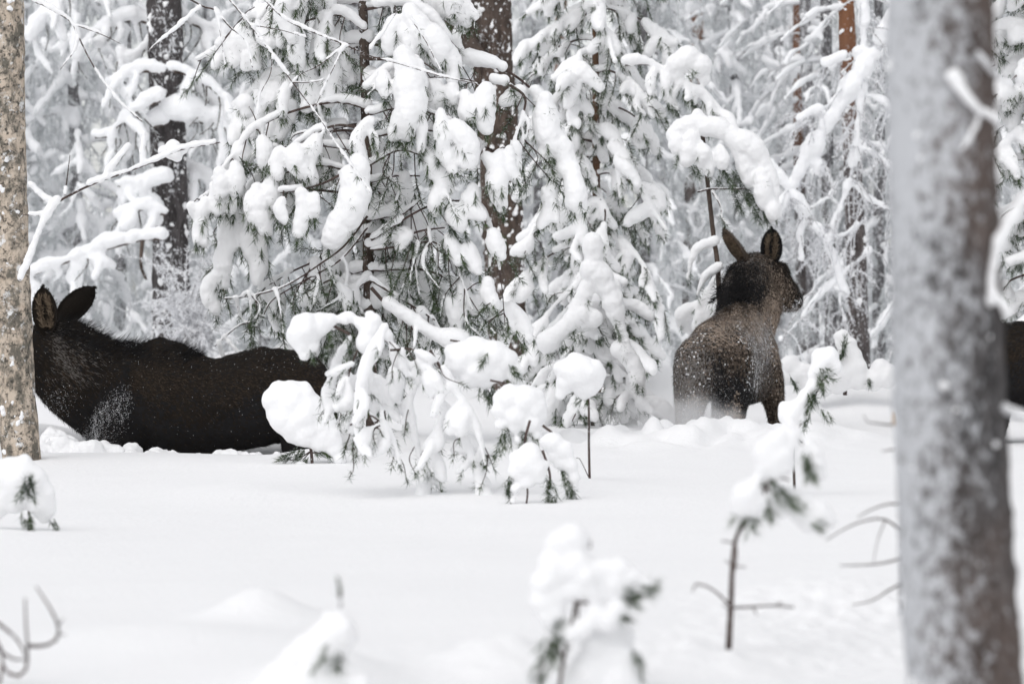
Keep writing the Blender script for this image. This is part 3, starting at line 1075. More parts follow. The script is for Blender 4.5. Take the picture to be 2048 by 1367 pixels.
# frosted bush in front of the dark trunk on the left
rng = np.random.default_rng(50)
root = thing('frosted_bush', 'fine-twigged bush white with frost at the foot of the dark trunk', 'bush', on_ground(380, 42))
b = Branch(rng, .02, .05, .008, 7, TWIG_FROST, FROST, SNOW_FAR)
bs = np.array(root.location)
for _ in range(46):
    e = P(rng.uniform(290, 460), rng.uniform(490, 700), 42 + rng.uniform(-.6, .6))
    s0 = bs + rng.normal(0, .1, 3) * np.array([1, 1, 0])
    qq = resample([s0, s0 * .4 + e * .6 + np.array([0, 0, .25]), e], .05)
    b.w.tube(qq, .012, .004, 3)
    hh = qq[len(qq) // 3:]
    b.tufts(hh, rng.standard_normal((len(hh), 3)) + np.array([0, 0, -.3]), 1.1, 8, .9)
    for _k in range(4):
        p0 = hh[rng.integers(0, len(hh))]
        d_ = norm(np.array([rng.normal(0, 1), rng.normal(0, .6), rng.normal(-.2, .4)])) * rng.uniform(.15, .4)
        tw = resample([p0, p0 + d_ * .5 + np.array([0, 0, .03]), p0 + d_], .04)
        b.w.tube(tw, .006, .004, 3)
        b.tufts(tw, rng.standard_normal((len(tw), 3)), .8, 8, 1.0)
o = b.done(root, 'twigs')
o['kind'] = 'stuff'

# ------------------------------------------------------------------ the drooping pine in the middle
rng = np.random.default_rng(51)
DP = 29.4
pine = thing('pine_tree', 'drooping young pine hung with long tongues of snow in the middle', 'pine tree', on_ground(745, DP))
tp = path([(748, 930), (745, 880), (742, 760), (738, 600), (735, 450), (733, 300), (730, 150), (726, 0), (722, -250), (715, -700)], DP)
g = Geo()
tq = resample(tp, .04)
g.tube(tq, .048, .026, 14, lump=.05, rng=rng)
link('trunk', g.mesh('trunk', [BARK]), pine)
stuck_snow(pine, tq[:60], np.full(60, .042), rng, 60, .012, None, .008)


def B(pts, dd=0.0, w=(.05, .03), rw=(.013, .005), lobes=(), auto=0, autoR=(.05, .09), autoL=(.15, .4), bare=4, gap=.15, amt=1.0, lift=.85):
    """pts: the limb; lobes: (u1, v1, u2, v2, width px, depth) tongues that hang from it"""
    b = Branch(rng, .0125, .078, .0058, 26)
    qq = resample(path(pts, DP + dd), .03)
    b.limb(qq, rw[0], rw[1], 6)
    if w:
        b.cover(qq, w[0] * .72, w[1] * .72, lift, gap)
    for lb in lobes:
        u1, v1, u2, v2, wd = lb[:5]
        dz = dd + (lb[5] if len(lb) > 5 else -.12)
        b.lobe(P(u1, v1, DP + dz), P(u2, v2, DP + dz), wd * .5 * DP / FPX * .86, amt)
        near = qq[np.argmin(np.linalg.norm(qq - P(u1, v1, DP + dz), axis=1))]
        b.limb(resample([near, (near + P(u1, v1, DP + dz)) / 2 + np.array([0, 0, .03]), P(u1, v1, DP + dz)], .04), .005, .004, 4)
    for _ in range(auto):
        t = rng.uniform(.15, 1)
        p = qq[int(t * (len(qq) - 1))] + np.array([0, rng.normal(0, .15), 0])
        e = p + np.array([rng.normal(0, .05), rng.normal(0, .06), -rng.uniform(*autoL)])
        b.limb(resample([qq[int(t * (len(qq) - 1))], p], .04), .005, .004, 3)
        b.lobe(p, e, rng.uniform(*autoR), amt)
    for _ in range(bare):
        t = rng.uniform(.2, 1)
        p = qq[int(t * (len(qq) - 1))]
        e = p + np.array([rng.normal(0, .14), rng.normal(0, .15), -rng.uniform(.15, .5)])
        tw = resample([p, (p + e) / 2 + rng.normal(0, .05, 3), e], .025)
        b.limb(tw, .005, .002, 4)
        b.tufts(tw[len(tw) // 2:], np.repeat(norm(e - p)[None], len(tw) - len(tw) // 2, 0), 1, 10)
        if rng.uniform() < .6:
            b.cover(tw, .018, .012, .8, .2)
    return b.done(pine)


B([(735, 218), (690, 205), (640, 208), (560, 232), (500, 268), (462, 320), (425, 362)], -.15, (.05, .03), auto=3, autoL=(.08, .2),
  lobes=[(525, 280, 530, 335, 42), (440, 345, 438, 390, 46), (470, 330, 474, 385, 42), (490, 205, 492, 225, 66, .2)], bare=4)
B([(735, 260), (680, 250), (640, 262), (600, 285), (570, 310)], -.35, (.045, .03),
  lobes=[(632, 278, 622, 318, 48), (592, 300, 612, 352, 56), (606, 320, 626, 365, 40), (560, 300, 556, 350, 42)], bare=4)
B([(735, 330), (690, 345), (650, 365), (600, 380), (560, 385)], -.5, (.04, .03),
  lobes=[(714, 318, 724, 372, 50), (700, 352, 664, 478, 74), (706, 370, 684, 440, 60), (603, 385, 596, 466, 44), (566, 396, 570, 442, 30), (628, 390, 630, 430, 34)], bare=3)
B([(720, 350), (640, 330), (560, 350), (510, 375)], -.3, (.04, .03), lobes=[(512, 376, 534, 462, 48), (542, 360, 546, 414, 44), (500, 390, 506, 440, 36)], bare=5)
B([(720, 300), (600, 290), (500, 320), (430, 380), (400, 400)], -.1, (.05, .03), lobes=[(384, 412, 396, 482, 38), (410, 400, 408, 484, 36), (430, 372, 436, 420, 46), (458, 366, 462, 420, 44)], bare=5)
B([(725, 390), (600, 380), (500, 410), (465, 450), (445, 560)], .1, (.05, .05), lobes=[(466, 418, 460, 500, 50), (458, 470, 448, 570, 44), (445, 540, 432, 620, 44), (500, 440, 506, 520, 50), (520, 480, 515, 560, 44)], bare=10)
B([(735, 432), (690, 490), (640, 528), (570, 572), (500, 592), (448, 598)], -.4, (.012, .006), (.010, .003), bare=9, gap=.5, amt=1)
B([(735, 455), (680, 520), (610, 560), (545, 600), (520, 640), (480, 650), (430, 692)], -.3, (.010, .006), (.008, .003), bare=9, gap=.5)
B([(740, 470), (660, 510), (590, 540), (520, 580)], .25, (.05, .04), auto=9, autoR=(.04, .08), bare=12)
B([(735, 180), (780, 140), (830, 120), (870, 140)], -.4, (.05, .05), lobes=[(808, 112, 798, 262, 76), (835, 130, 830, 215, 54), (790, 225, 784, 276, 24), (818, 180, 812, 270, 52), (766, 150, 770, 190, 40)], bare=4)
B([(735, 230), (800, 215), (860, 225), (920, 255)], -.45, (.045, .03), lobes=[(880, 225, 878, 306, 40), (912, 252, 936, 325, 60), (900, 270, 905, 340, 40), (846, 240, 842, 300, 30), (740, 240, 726, 330, 36), (742, 262, 752, 296, 26)], bare=5)
B([(735, 165), (820, 155), (900, 155), (960, 165), (1010, 170)], -.2, (.05, .055), lobes=[(972, 178, 972, 258, 56, -.25), (930, 188, 936, 252, 42, -.2), (905, 170, 912, 210, 40), (870, 165, 866, 215, 42)], bare=5)
B([(728, 118), (820, 118), (900, 120), (960, 125), (1010, 140), (1062, 178), (1090, 225), (1112, 285), (1140, 335), (1150, 410)], -.05, (.055, .105), (.016, .006),
  lobes=[(1090, 200, 1104, 300, 62), (1112, 270, 1130, 340, 56), (1142, 330, 1152, 425, 54), (1120, 330, 1112, 440, 30), (1092, 380, 1080, 450, 34), (1040, 180, 1005, 205, 40), (1075, 240, 1086, 310, 36)], bare=6, lift=.45)
B([(1020, 170), (1050, 195), (1045, 240), (1045, 300)], -.25, (.02, .015), lobes=[(1032, 290, 1030, 345, 40)], bare=9)
B([(735, 275), (840, 260), (930, 275), (990, 305)], -.3, (.04, .03), lobes=[(1000, 308, 1004, 415, 46), (972, 314, 984, 368, 40), (1020, 300, 1034, 360, 34), (985, 340, 1000, 405, 44), (905, 320, 900, 380, 36)], bare=6)
B([(738, 330), (800, 300), (860, 320), (890, 345)], -.35, (.04, .03), lobes=[(884, 340, 882, 404, 46), (850, 300, 862, 350, 36), (870, 380, 868, 425, 34)], bare=6)
B([(738, 365), (790, 352), (840, 352)], -.1, (.045, .03), (.012, .006), auto=2, bare=5)
B([(738, 395), (790, 420), (830, 390)], 0, (.05, .03), (.010, .006), auto=2, autoL=(.05, .15), bare=5)
B([(738, 440), (780, 432), (810, 425), (840, 400)], -.2, (.055, .03), (.012, .006), bare=4)
B([(738, 495), (790, 480), (840, 462), (890, 455)], -.3, (.06, .04), (.013, .006), auto=2, autoL=(.08, .2), bare=9)
B([(742, 480), (840, 420), (900, 402), (955, 412), (985, 470), (1002, 560), (1010, 650)], -.35, (.035, .02), (.011, .003), lobes=[(905, 415, 925, 455, 44), (945, 375, 962, 430, 46), (985, 465, 1002, 512, 42)], bare=8, gap=.35)
B([(742, 500), (820, 490), (870, 485), (910, 530), (945, 620)], -.3, (.03, .02), (.010, .003), lobes=[(900, 475, 918, 520, 40), (938, 492, 955, 540, 40), (975, 565, 990, 610, 42)], bare=14, gap=.35)
B([(742, 560), (790, 590), (830, 615), (870, 640)], -.3, (.035, .03), (.012, .005), bare=8, auto=2)
B([(742, 575), (780, 615), (830, 650), (880, 680), (920, 690)], -.45, (.085, .09), (.016, .008), bare=5, lift=.55)
B([(742, 540), (850, 540), (930, 580), (985, 640), (1010, 690)], -.1, (.04, .04), lobes=[(960, 595, 1008, 688, 44), (1022, 615, 1052, 678, 46), (930, 560, 950, 620, 40), (900, 600, 915, 660, 40)], bare=8)
B([(735, 560), (700, 580), (660, 560), (620, 590)], -.1, (.06, .04), auto=4, autoL=(.05, .2), bare=10)
B([(735, 600), (690, 620), (640, 640)], .2, (.05, .04), auto=4, bare=8)
# upper boughs reaching out of the picture
B([(728, 60), (680, 30), (620, 40), (560, 60)], -.1, (.05, .04), auto=4, lobes=[(560, 20, 568, 62, 48), (600, 70, 600, 130, 44), (640, 60, 645, 110, 40)], bare=6)
B([(728, 20), (800, 10), (860, 40), (900, 80)], -.2, (.07, .06), lobes=[(820, 20, 850, 90, 62), (850, 60, 880, 120, 66), (890, 90, 905, 160, 50), (790, 40, 780, 100, 44), (800, 60, 815, 120, 52)], bare=5)
B([(728, 90), (660, 110), (600, 150), (560, 190)], .1, (.05, .04), auto=6, bare=6)
B([(726, -60), (640, -60), (560, -20), (520, 40)], 0, (.06, .04), auto=7, bare=6)
B([(726, -60), (820, -70), (900, -30), (950, 40)], -.1, (.06, .05), auto=6, bare=6)
B([(722, -120), (660, -140), (600, -60), (575, 10)], -.4, (.05, .04), auto=6, bare=6)
# boughs that point away from and towards the viewer
for k in range(34):
    f = rng.uniform()
    v = -100 + 800 * f
    az = rng.uniform(0, 2 * math.pi)
    st = P(735, v, DP)
    L = rng.uniform(.6, 1.45) * (1 - .15 * f)
    dirv = np.array([math.cos(az), .8 * abs(math.sin(az)) + .1, rng.uniform(-.1, .25)])
    if 1024 + (st[0] + dirv[0] * L) / DP * FPX > 940 and v < 620:
        L *= .55
    qq = side_twig(st, dirv, L, rng.uniform(.35, .8), rng)
    b = Branch(rng, .0135, .075, .0052, 15)
    qq = resample(qq, .03)
    b.limb(qq, .012, .004, 5)
    b.cover(qq, .05, .03, .8, .2)
    for _ in range(rng.integers(3, 7)):
        p = qq[int(rng.uniform(.25, 1) * (len(qq) - 1))]
        e = p + np.array([rng.normal(0, .08), rng.normal(0, .08), -rng.uniform(.12, .4)])
        b.lobe(p, e, rng.uniform(.035, .085), .9)
    for _ in range(5):
        p = qq[int(rng.uniform(.25, 1) * (len(qq) - 1))]
        e = p + np.array([rng.normal(0, .14), rng.normal(0, .15), -rng.uniform(.15, .45)])
        tw = resample([p, (p + e) / 2 + rng.normal(0, .05, 3), e], .025)
        b.limb(tw, .005, .002, 3)
        b.tufts(tw[len(tw) // 2:], np.repeat(norm(e - p)[None], len(tw) - len(tw) // 2, 0), 1, 10)
    b.done(pine)

# ------------------------------------------------------------------ small snow-bent pines in front
rng = np.random.default_rng(52)


def small(name, label, cat, base_uv, d):
    p = on_ground(base_uv, d)
    return thing(name, label, cat, p)


def clump(root, d, wood=(), snow=(), tuft=(), voxel=.011, nl=.06, nw=.004, n=22, name='branch', lump=.012):
    """wood: (pts, r0, r1); snow: (u, v, radius px, depth); tuft: (u, v, du, dv, depth)"""
    b = Branch(rng, voxel, nl, nw, n)
    for pts, r0, r1 in wood:
        b.limb(resample(path(pts, d), .02), r0, r1, 7)
    if snow:
        C = np.array([P(s[0], s[1], d + (s[3] if len(s) > 3 else 0)) for s in snow])
        Rr = np.array([s[2] * d / FPX for s in snow])
        C2, R2 = [C], [Rr]
        for _ in range(3):
            dv = norm(rng.standard_normal((len(C), 3)))
            C2.append(C + dv * (Rr * .6)[:, None])
            R2.append(Rr * rng.uniform(.4, .65, len(C)))
        b.C += C2
        b.R += R2
    for t in tuft:
        p = P(t[0], t[1], d + (t[4] if len(t) > 4 else 0))
        dr = np.array([t[2], rng.normal(0, .15) * 10, -t[3]])
        b.tufts(p[None] + rng.normal(0, .012, (3, 3)), np.repeat(dr[None], 3, 0), 1, None, .45)
    return b.done(root, name, lump * .5, .05, 12)


# snow hood in front of the wading moose
DH = 25.8
root = small('pine_sapling', 'little pine sapling under a big leaning hood of snow in front of the wading moose', 'sapling', 625, DH)
clump(root, DH, [([(625, 960), (624, 920), (620, 890), (605, 850)], .012, .009), ([(624, 900), (600, 915), (580, 920)], .005, .003), ([(624, 905), (650, 905), (675, 915)], .005, .003), ([(624, 900), (612, 912), (605, 920)], .004, .003)],
      [(585, 805, 46), (560, 800, 36), (548, 800, 27), (600, 790, 30), (580, 785, 27), (610, 825, 46), (590, 840, 42), (612, 860, 36), (575, 832, 40), (640, 850, 36), (625, 835, 40), (655, 875, 28), (668, 895, 20), (680, 915, 16), (640, 875, 30), (560, 825, 30), (585, 868, 20), (598, 880, 14), (655, 900, 18, .15), (600, 935, 15), (608, 938, 14)],
      [(585, 912, -9, 5), (595, 900, -6, 8), (575, 916, -9, 4), (605, 905, -6, 8), (612, 918, -4, 8), (640, 905, 8, 5), (660, 905, 9, 6), (670, 912, 9, 5), (660, 935, 6, 6), (650, 900, 5, 8), (630, 900, 3, 9), (598, 915, -8, 5), (563, 918, -9, 2)], lump=.02)

# snow ball on a thin stem
DN = 23.2
root = small('pine_sapling', 'thin upright sapling stem topped by a round ball of snow', 'sapling', 1178, DN)
clump(root, DN, [([(1180, 990), (1178, 900), (1177, 800), (1170, 760)], .0085, .006), ([(1178, 955), (1160, 918), (1152, 915)], .003, .002), ([(1179, 962), (1188, 970), (1195, 985)], .004, .002)],
      [(1160, 745, 38), (1135, 740, 26), (1185, 748, 28), (1150, 730, 24), (1170, 770, 26), (1190, 765, 18), (1130, 765, 20), (1120, 790, 12), (1168, 788, 14), (1125, 775, 14), (1205, 745, 10)],
      [(1175, 795, -2, 8), (1185, 795, 8, 2), (1160, 795, -6, 6)], lump=.018)

# bent pine top hung with snow, between the two
DT = 22.2
rng = np.random.default_rng(53)
root = small('bent_pine', 'snow-crushed young pine bent to the ground in front of the drooping pine', 'pine tree', 965, DT)
clump(root, DT, [([(700, 668), (640, 640), (605, 640), (585, 665)], .010, .005), ([(655, 634), (690, 630), (720, 634)], .008, .005)],
      [(612, 658, 36), (596, 670, 26), (640, 648, 26), (660, 640, 16), (690, 636, 15), (720, 645, 14), (740, 660, 24), (735, 685, 26), (750, 640, 15), (605, 690, 20), (610, 710, 13), (625, 690, 16), (700, 632, 12)],
      [(620, 700, 3, 8), (618, 705, 2, 9), (650, 700, 1, 8), (665, 690, 0, 8), (700, 690, 0, 9), (660, 670, 2, 8), (610, 700, -3, 8), (690, 720, 2, 8)])
STEMS = [
    ([(740, 640), (775, 680), (810, 720), (850, 770), (890, 820), (925, 870), (950, 930), (964, 985)], .015, .010, .036),
    ([(860, 700), (890, 750), (920, 800), (945, 840), (960, 880), (970, 930)], .010, .006, .026),
    ([(770, 660), (740, 720), (720, 780), (715, 830)], .009, .004, .034),
    ([(800, 720), (775, 770), (770, 830), (790, 880)], .008, .004, .030),
    ([(840, 760), (820, 810), (830, 880), (850, 940), (882, 980)], .008, .004, .024),
    ([(700, 680), (670, 740), (665, 800), (700, 850), (690, 900)], .007, .004, .030),
    ([(780, 700), (830, 700), (850, 740)], .008, .004, .040),
    ([(700, 850), (740, 830), (780, 870), (800, 930)], .006, .004, .028),
    ([(890, 830), (870, 870), (860, 910)], .006, .003, .025),
    ([(690, 760), (740, 760), (800, 790)], .006, .003, .026),
    ([(715, 700), (700, 740), (690, 790)], .006, .003, .034),
    ([(760, 850), (720, 870), (705, 890), (710, 900)], .006, .003, .018),
    ([(905, 860), (935, 880), (960, 905), (985, 910)], .006, .003, .022),
]
for pts, r0, r1, sw in STEMS:
    b = Branch(rng, .0115, .055, .004, 14)
    dd = rng.uniform(-.25, .35)
    qq = resample(path(pts, DT + dd), .025)
    b.limb(qq, r0, r1, 6)
    b.cover(qq, sw, sw * .8, .75, .1)
    for _ in range(7):
        p = qq[int(rng.uniform(.1, 1) * (len(qq) - 1))]
        e = p + np.array([rng.normal(0, .06), rng.normal(0, .08), -rng.uniform(.06, .2)])
        if rng.uniform() < .65:
            b.lobe(p, e, rng.uniform(.022, .05), .35)
        else:
            tw = resample([p, (p + e) / 2 + rng.normal(0, .02, 3), e], .02)
            b.limb(tw, .004, .002, 4)
            b.tufts(tw[-2:], np.repeat(norm(e - p)[None], 2, 0), 1, 12)
    b.tufts(qq[-3:], np.repeat(norm(qq[-1] - qq[-4])[None], 3, 0), 1.0, 20, .4)
    b.done(root, 'branch', .01, .05)
clump(root, DT, [([(900, 680), (960, 690), (1010, 710), (1040, 740)], .006, .004)],
      [(925, 715, 36), (955, 705, 34), (985, 712, 34), (1010, 725, 26), (1028, 745, 20), (1040, 765, 13), (960, 740, 34), (940, 755, 24), (970, 762, 18), (910, 730, 24), (900, 700, 14), (995, 745, 22)],
      [(1025, 740, 6, 8, -.1), (1030, 748, 7, 8, -.1), (1020, 755, 4, 8), (975, 780, 2, 8), (985, 785, 2, 8), (965, 780, -1, 8), (992, 780, 3, 8), (978, 795, 1, 8), (968, 715, -2, 4, -.13)])
clump(root, DT - .3, [([(980, 760), (1020, 770), (1050, 790), (1070, 830), (1075, 870)], .006, .004)],
      [(1020, 795, 30), (1050, 800, 34), (1070, 815, 26), (1035, 830, 28), (1000, 820, 18), (1065, 845, 22), (1075, 790, 16), (1030, 855, 14), (1000, 850, 12), (1080, 830, 16), (1035, 880, 10), (1075, 870, 12)],
      [(1010, 865, -1, 9), (1015, 855, 1, 9), (1055, 860, 1, 9), (1050, 870, 0, 9), (1005, 880, -2, 9), (1070, 880, 2, 8), (1000, 905, -4, 8), (1045, 885, 0, 9), (1018, 880, 0, 9)])
clump(root, DT - .8, [([(1060, 840), (1050, 880), (1048, 930), (1055, 980), (1052, 1012)], .008, .005), ([(1085, 900), (1100, 950), (1095, 990)], .008, .006)],
      [(1050, 925, 32), (1070, 935, 26), (1035, 940, 22), (1060, 905, 24), (1030, 975, 12), (1026, 1000, 9), (1080, 955, 14), (1055, 960, 18), (1085, 930, 14), (1030, 915, 14)],
      [(1018, 960, 0, 9), (1018, 980, 2, 9), (1020, 1012, 1, 9), (1100, 960, 3, 9), (1105, 985, 2, 9), (1098, 975, -2, 9), (1108, 1005, -1, 9), (1022, 970, -2, 9), (1095, 1000, -4, 7)])
clump(root, DT - .6, [([(1085, 850), (1120, 880), (1145, 930), (1150, 980)], .008, .004)],
      [(1105, 885, 24), (1125, 900, 22), (1140, 930, 18), (1148, 955, 14), (1120, 925, 16), (1150, 975, 9), (1110, 910, 18)],
      [(1125, 930, 3, 9), (1130, 945, 3, 9), (1138, 965, 4, 9), (1142, 985, 3, 9), (1135, 975, 2, 9), (1145, 990, 3, 8)])

# sprout in a snow ball at the left edge
rng = np.random.default_rng(54)
DSN = 19.2
root = small('pine_sapling', 'dark sprout almost buried in a big round snow ball at the left edge', 'sapling', 50, DSN)
clump(root, DSN, [([(60, 1060), (58, 1020), (62, 985)], .008, .006)],
      [(40, 960, 46), (20, 950, 40), (60, 965, 40), (85, 985, 26), (80, 1010, 26), (95, 1020, 18), (10, 985, 34), (30, 1000, 28), (-20, 960, 40), (88, 1035, 14), (0, 960, 40), (45, 935, 26), (100, 1005, 14), (-10, 1010, 30)],
      [(55, 975, 2, -2, -.18), (60, 980, 4, 6, -.18), (62, 970, 3, 8, -.18), (50, 985, -4, 6, -.18), (52, 1040, 0, 8, -.12), (58, 1045, 2, 8, -.12), (62, 1040, 2, 8, -.12), (108, 1045, 3, 6, -.05), (50, 978, -2, 8, -.2), (60, 965, 1, -8, -.18)], .012, .05, .003, 30)

# sapling right of the middle, bare below, snow pads above
rng = np.random.default_rng(55)
DA = 12.7
root = small('pine_sapling', 'sapling with a bare dark stem and drooping snow pads before the standing moose', 'sapling', 1455, DA)
clump(root, DA, [([(1455, 1345), (1457, 1300), (1462, 1200), (1465, 1130), (1472, 1075), (1490, 1045)], .0125, .0065), ([(1461, 1212), (1440, 1190), (1415, 1172), (1392, 1166)], .0045, .003), ([(1392, 1166), (1384, 1182)], .003, .002),
                 ([(1462, 1215), (1510, 1212), (1550, 1210), (1588, 1214)], .0045, .003), ([(1550, 1210), (1565, 1203)], .003, .002), ([(1462, 1220), (1445, 1208)], .003, .002), ([(1505, 1213), (1515, 1230)], .003, .002),
                 ([(1470, 1085), (1442, 1080)], .003, .002), ([(1466, 1130), (1450, 1120)], .003, .002), ([(1466, 1130), (1492, 1134)], .003, .002), ([(1455, 1308), (1440, 1312), (1425, 1320)], .004, .002), ([(1470, 1075), (1474, 1110), (1470, 1140)], .003, .002)], name='stem')
clump(root, DA, [([(1490, 1045), (1510, 1015), (1530, 980), (1545, 950)], .006, .004), ([(1530, 975), (1510, 965)], .004, .003), ([(1540, 962), (1560, 955), (1580, 960)], .004, .003), ([(1545, 950), (1560, 900), (1590, 865), (1605, 890)], .004, .003)],
      [(1490, 990, 30), (1500, 1010, 28), (1515, 1005, 22), (1475, 1000, 18), (1540, 900, 28), (1555, 880, 26), (1565, 910, 28), (1535, 930, 26), (1550, 940, 22), (1520, 950, 14), (1510, 1025, 14), (1575, 890, 18), (1500, 985, 26), (1480, 1020, 16), (1530, 905, 28), (1550, 920, 30), (1570, 930, 22), (1585, 880, 16), (1592, 862, 16), (1580, 845, 15)],
      [(1490, 1048, -3, 8), (1498, 1045, 4, 7), (1480, 1030, -3, 8), (1515, 1032, 4, 8), (1534, 957, 2, 9), (1545, 962, 4, 5)], .008, .04, .0028, 22)
clump(root, DA + .1, [([(1545, 985), (1580, 1000), (1620, 1030), (1650, 1050)], .004, .003), ([(1530, 965), (1548, 1000), (1560, 1025)], .004, .003)],
      [(1560, 985, 20), (1585, 990, 20), (1610, 1005, 24), (1640, 1025, 26), (1655, 1040, 20), (1620, 1045, 22), (1600, 1030, 20), (1545, 1005, 20), (1560, 1020, 18), (1575, 1010, 22), (1600, 1015, 26), (1630, 1035, 26), (1640, 1055, 14), (1625, 960, 16, .4), (1635, 930, 20, .4), (1630, 905, 18, .4), (1620, 890, 14, .4), (1640, 950, 16, .4)],
      [(1560, 985, 3, 6, -.08), (1575, 995, 5, 6, -.08), (1585, 1010, 6, 5, -.08), (1590, 1000, 6, 5, -.08), (1635, 1048, 6, 4, -.06), (1545, 1025, 2, 8, -.05), (1540, 1010, 1, 8, -.05), (1615, 935, -2, 8, .33), (1620, 945, 1, 8, .33), (1625, 955, 4, 8, .33), (1612, 920, -1, 8, .33), (1618, 930, 2, 8, .33)], .008, .04, .0028, 22)
# the taller one behind it, beside the moose's front leg
DBK = 22.0
rng = np.random.default_rng(56)
root = small('pine_sapling', 'snow-tufted sapling rising beside the front leg of the standing moose', 'sapling', 1600, DBK)
clump(root, DBK, [([(1590, 1010), (1588, 900), (1600, 850), (1625, 800), (1650, 750), (1665, 720)], .009, .005), ([(1640, 770), (1630, 800), (1650, 830)], .005, .003), ([(1590, 870), (1605, 885)], .005, .003)],
      [(1578, 830, 24), (1595, 815, 20), (1570, 815, 16), (1600, 835, 14), (1610, 790, 15), (1625, 770, 15), (1640, 735, 22), (1655, 715, 24), (1640, 715, 20), (1668, 735, 18), (1630, 745, 15), (1650, 835, 10), (1640, 820, 10), (1630, 810, 9)],
      [(1650, 750, 3, 6, -.06), (1640, 765, 2, 8, -.06), (1655, 745, 6, 4, -.06), (1645, 775, 0, 9, -.06), (1630, 790, -2, 9, -.05), (1622, 805, 0, 9, -.05), (1612, 830, -2, 9), (1625, 795, 4, 8, -.05), (1648, 830, 4, 8, -.05), (1610, 845, -1, 9)], .011, .055, .004, 24)
# snow-capped bush behind the moose
DBB = 35.0
root = small('pine_sapling', 'pointed snow-capped little pine on the right behind the standing moose', 'sapling', 1690, DBB)
clump(root, DBB, [([(1690, 790), (1690, 720), (1688, 680)], .02, .01)],
      [(1685, 672, 16), (1692, 690, 20), (1698, 710, 24), (1705, 735, 30), (1715, 755, 26), (1690, 740, 28), (1675, 760, 30), (1660, 740, 22), (1650, 755, 26), (1630, 745, 20), (1640, 770, 28), (1760, 735, 20), (1775, 750, 26), (1745, 760, 24), (1580, 730, 22), (1600, 750, 26), (1615, 770, 26), (1570, 755, 18)],
      [(1686, 698, 0, 9, -.14), (1684, 706, -4, 8, -.14), (1690, 690, 2, -8, -.14), (1682, 712, -6, 6, -.14), (1590, 770, 3, 7, -.15), (1585, 765, 3, 7, -.15), (1738, 765, 1, 8, -.1)], .016, .07, .006, 24, lump=.03)

# foreground sapling buried in snow, bottom middle
rng = np.random.default_rng(57)
DG = 11.4
root = small('pine_sapling', 'out-of-focus pine sapling smothered in snow at the bottom middle', 'sapling', 1140, DG)
clump(root, DG, [([(1110, 1440), (1125, 1330), (1150, 1210), (1165, 1110), (1178, 1075)], .006, .004), ([(1178, 1078), (1180, 1095)], .006, .005), ([(1150, 1205), (1190, 1205), (1215, 1225), (1230, 1250)], .006, .004), ([(1155, 1200), (1155, 1235)], .005, .004), ([(1135, 1180), (1118, 1215), (1112, 1245)], .005, .003)],
      [(1145, 1075, 34), (1120, 1090, 34), (1160, 1080, 24), (1110, 1130, 38), (1090, 1165, 34), (1085, 1200, 30), (1095, 1230, 24), (1102, 1250, 16), (1150, 1130, 40), (1180, 1150, 36), (1210, 1140, 28), (1240, 1135, 26), (1265, 1150, 22), (1290, 1165, 16), (1308, 1170, 10), (1230, 1165, 26), (1190, 1180, 26), (1250, 1175, 14), (1160, 1170, 30), (1215, 1185, 14), (1105, 1190, 30), (1110, 1220, 24), (1140, 1180, 24), (1190, 1230, 26), (1215, 1240, 26), (1165, 1255, 24), (1235, 1215, 20), (1140, 1270, 20)],
      [(1250, 1185, 6, 6), (1265, 1195, 7, 6), (1258, 1190, 7, 7), (1300, 1178, 9, 1), (1290, 1176, 9, 1), (1245, 1232, 8, 4), (1118, 1225, -2, 9), (1114, 1240, -1, 9)], .008, .04, .003, 26)
clump(root, DG + .1, [([(1125, 1310), (1105, 1280), (1095, 1300), (1078, 1350)], .005, .003)],
      [(1190, 1290, 34), (1230, 1300, 40), (1180, 1340, 46), (1240, 1350, 46), (1150, 1370, 36), (1265, 1320, 24), (1230, 1260, 24), (1255, 1270, 18), (1270, 1390, 40), (1110, 1390, 26), (1200, 1390, 40)],
      [(1100, 1285, -3, 8, -.1), (1090, 1295, -6, 6, -.1), (1105, 1300, 2, 8, -.1), (1115, 1285, 8, 5, -.1), (1095, 1310, -2, 9, -.1), (1085, 1320, -4, 8, -.1), (1082, 1345, -2, 8, -.1), (1078, 1355, -2, 8, -.1), (1125, 1278, 8, 2, -.1), (1278, 1315, 4, 8, -.05), (1284, 1330, 1, 8, -.05), (1100, 1295, 4, 8, -.1), (1110, 1310, 6, 7, -.1)], .009, .036, .0026, 22)

# foreground twig in its snow cone, bottom left of the middle
DM = 11.0
rng = np.random.default_rng(58)
root = small('pine_sapling', 'twig tip poking from a soft cone of snow at the bottom, left of the middle', 'sapling', 660, DM)
clump(root, DM, [([(655, 1420), (672, 1330), (680, 1250), (681, 1175)], .007, .004)],
      [(680, 1255, 32), (665, 1270, 32), (695, 1270, 26), (640, 1260, 20), (620, 1290, 30), (590, 1320, 34), (560, 1350, 34), (640, 1310, 40), (620, 1350, 46), (665, 1390, 50), (580, 1390, 50), (530, 1385, 34), (720, 1370, 30), (680, 1310, 20), (656, 1230, 14), (682, 1215, 8), (680, 1195, 7)],
      [(650, 1302, -2, 8, -.1), (645, 1330, -3, 8, -.1), (675, 1325, 3, 8, -.1), (680, 1315, 4, 7, -.1), (665, 1335, 2, 8, -.1), (681, 1185, 0, -9, -.02)], .010, .035, .003, 12)

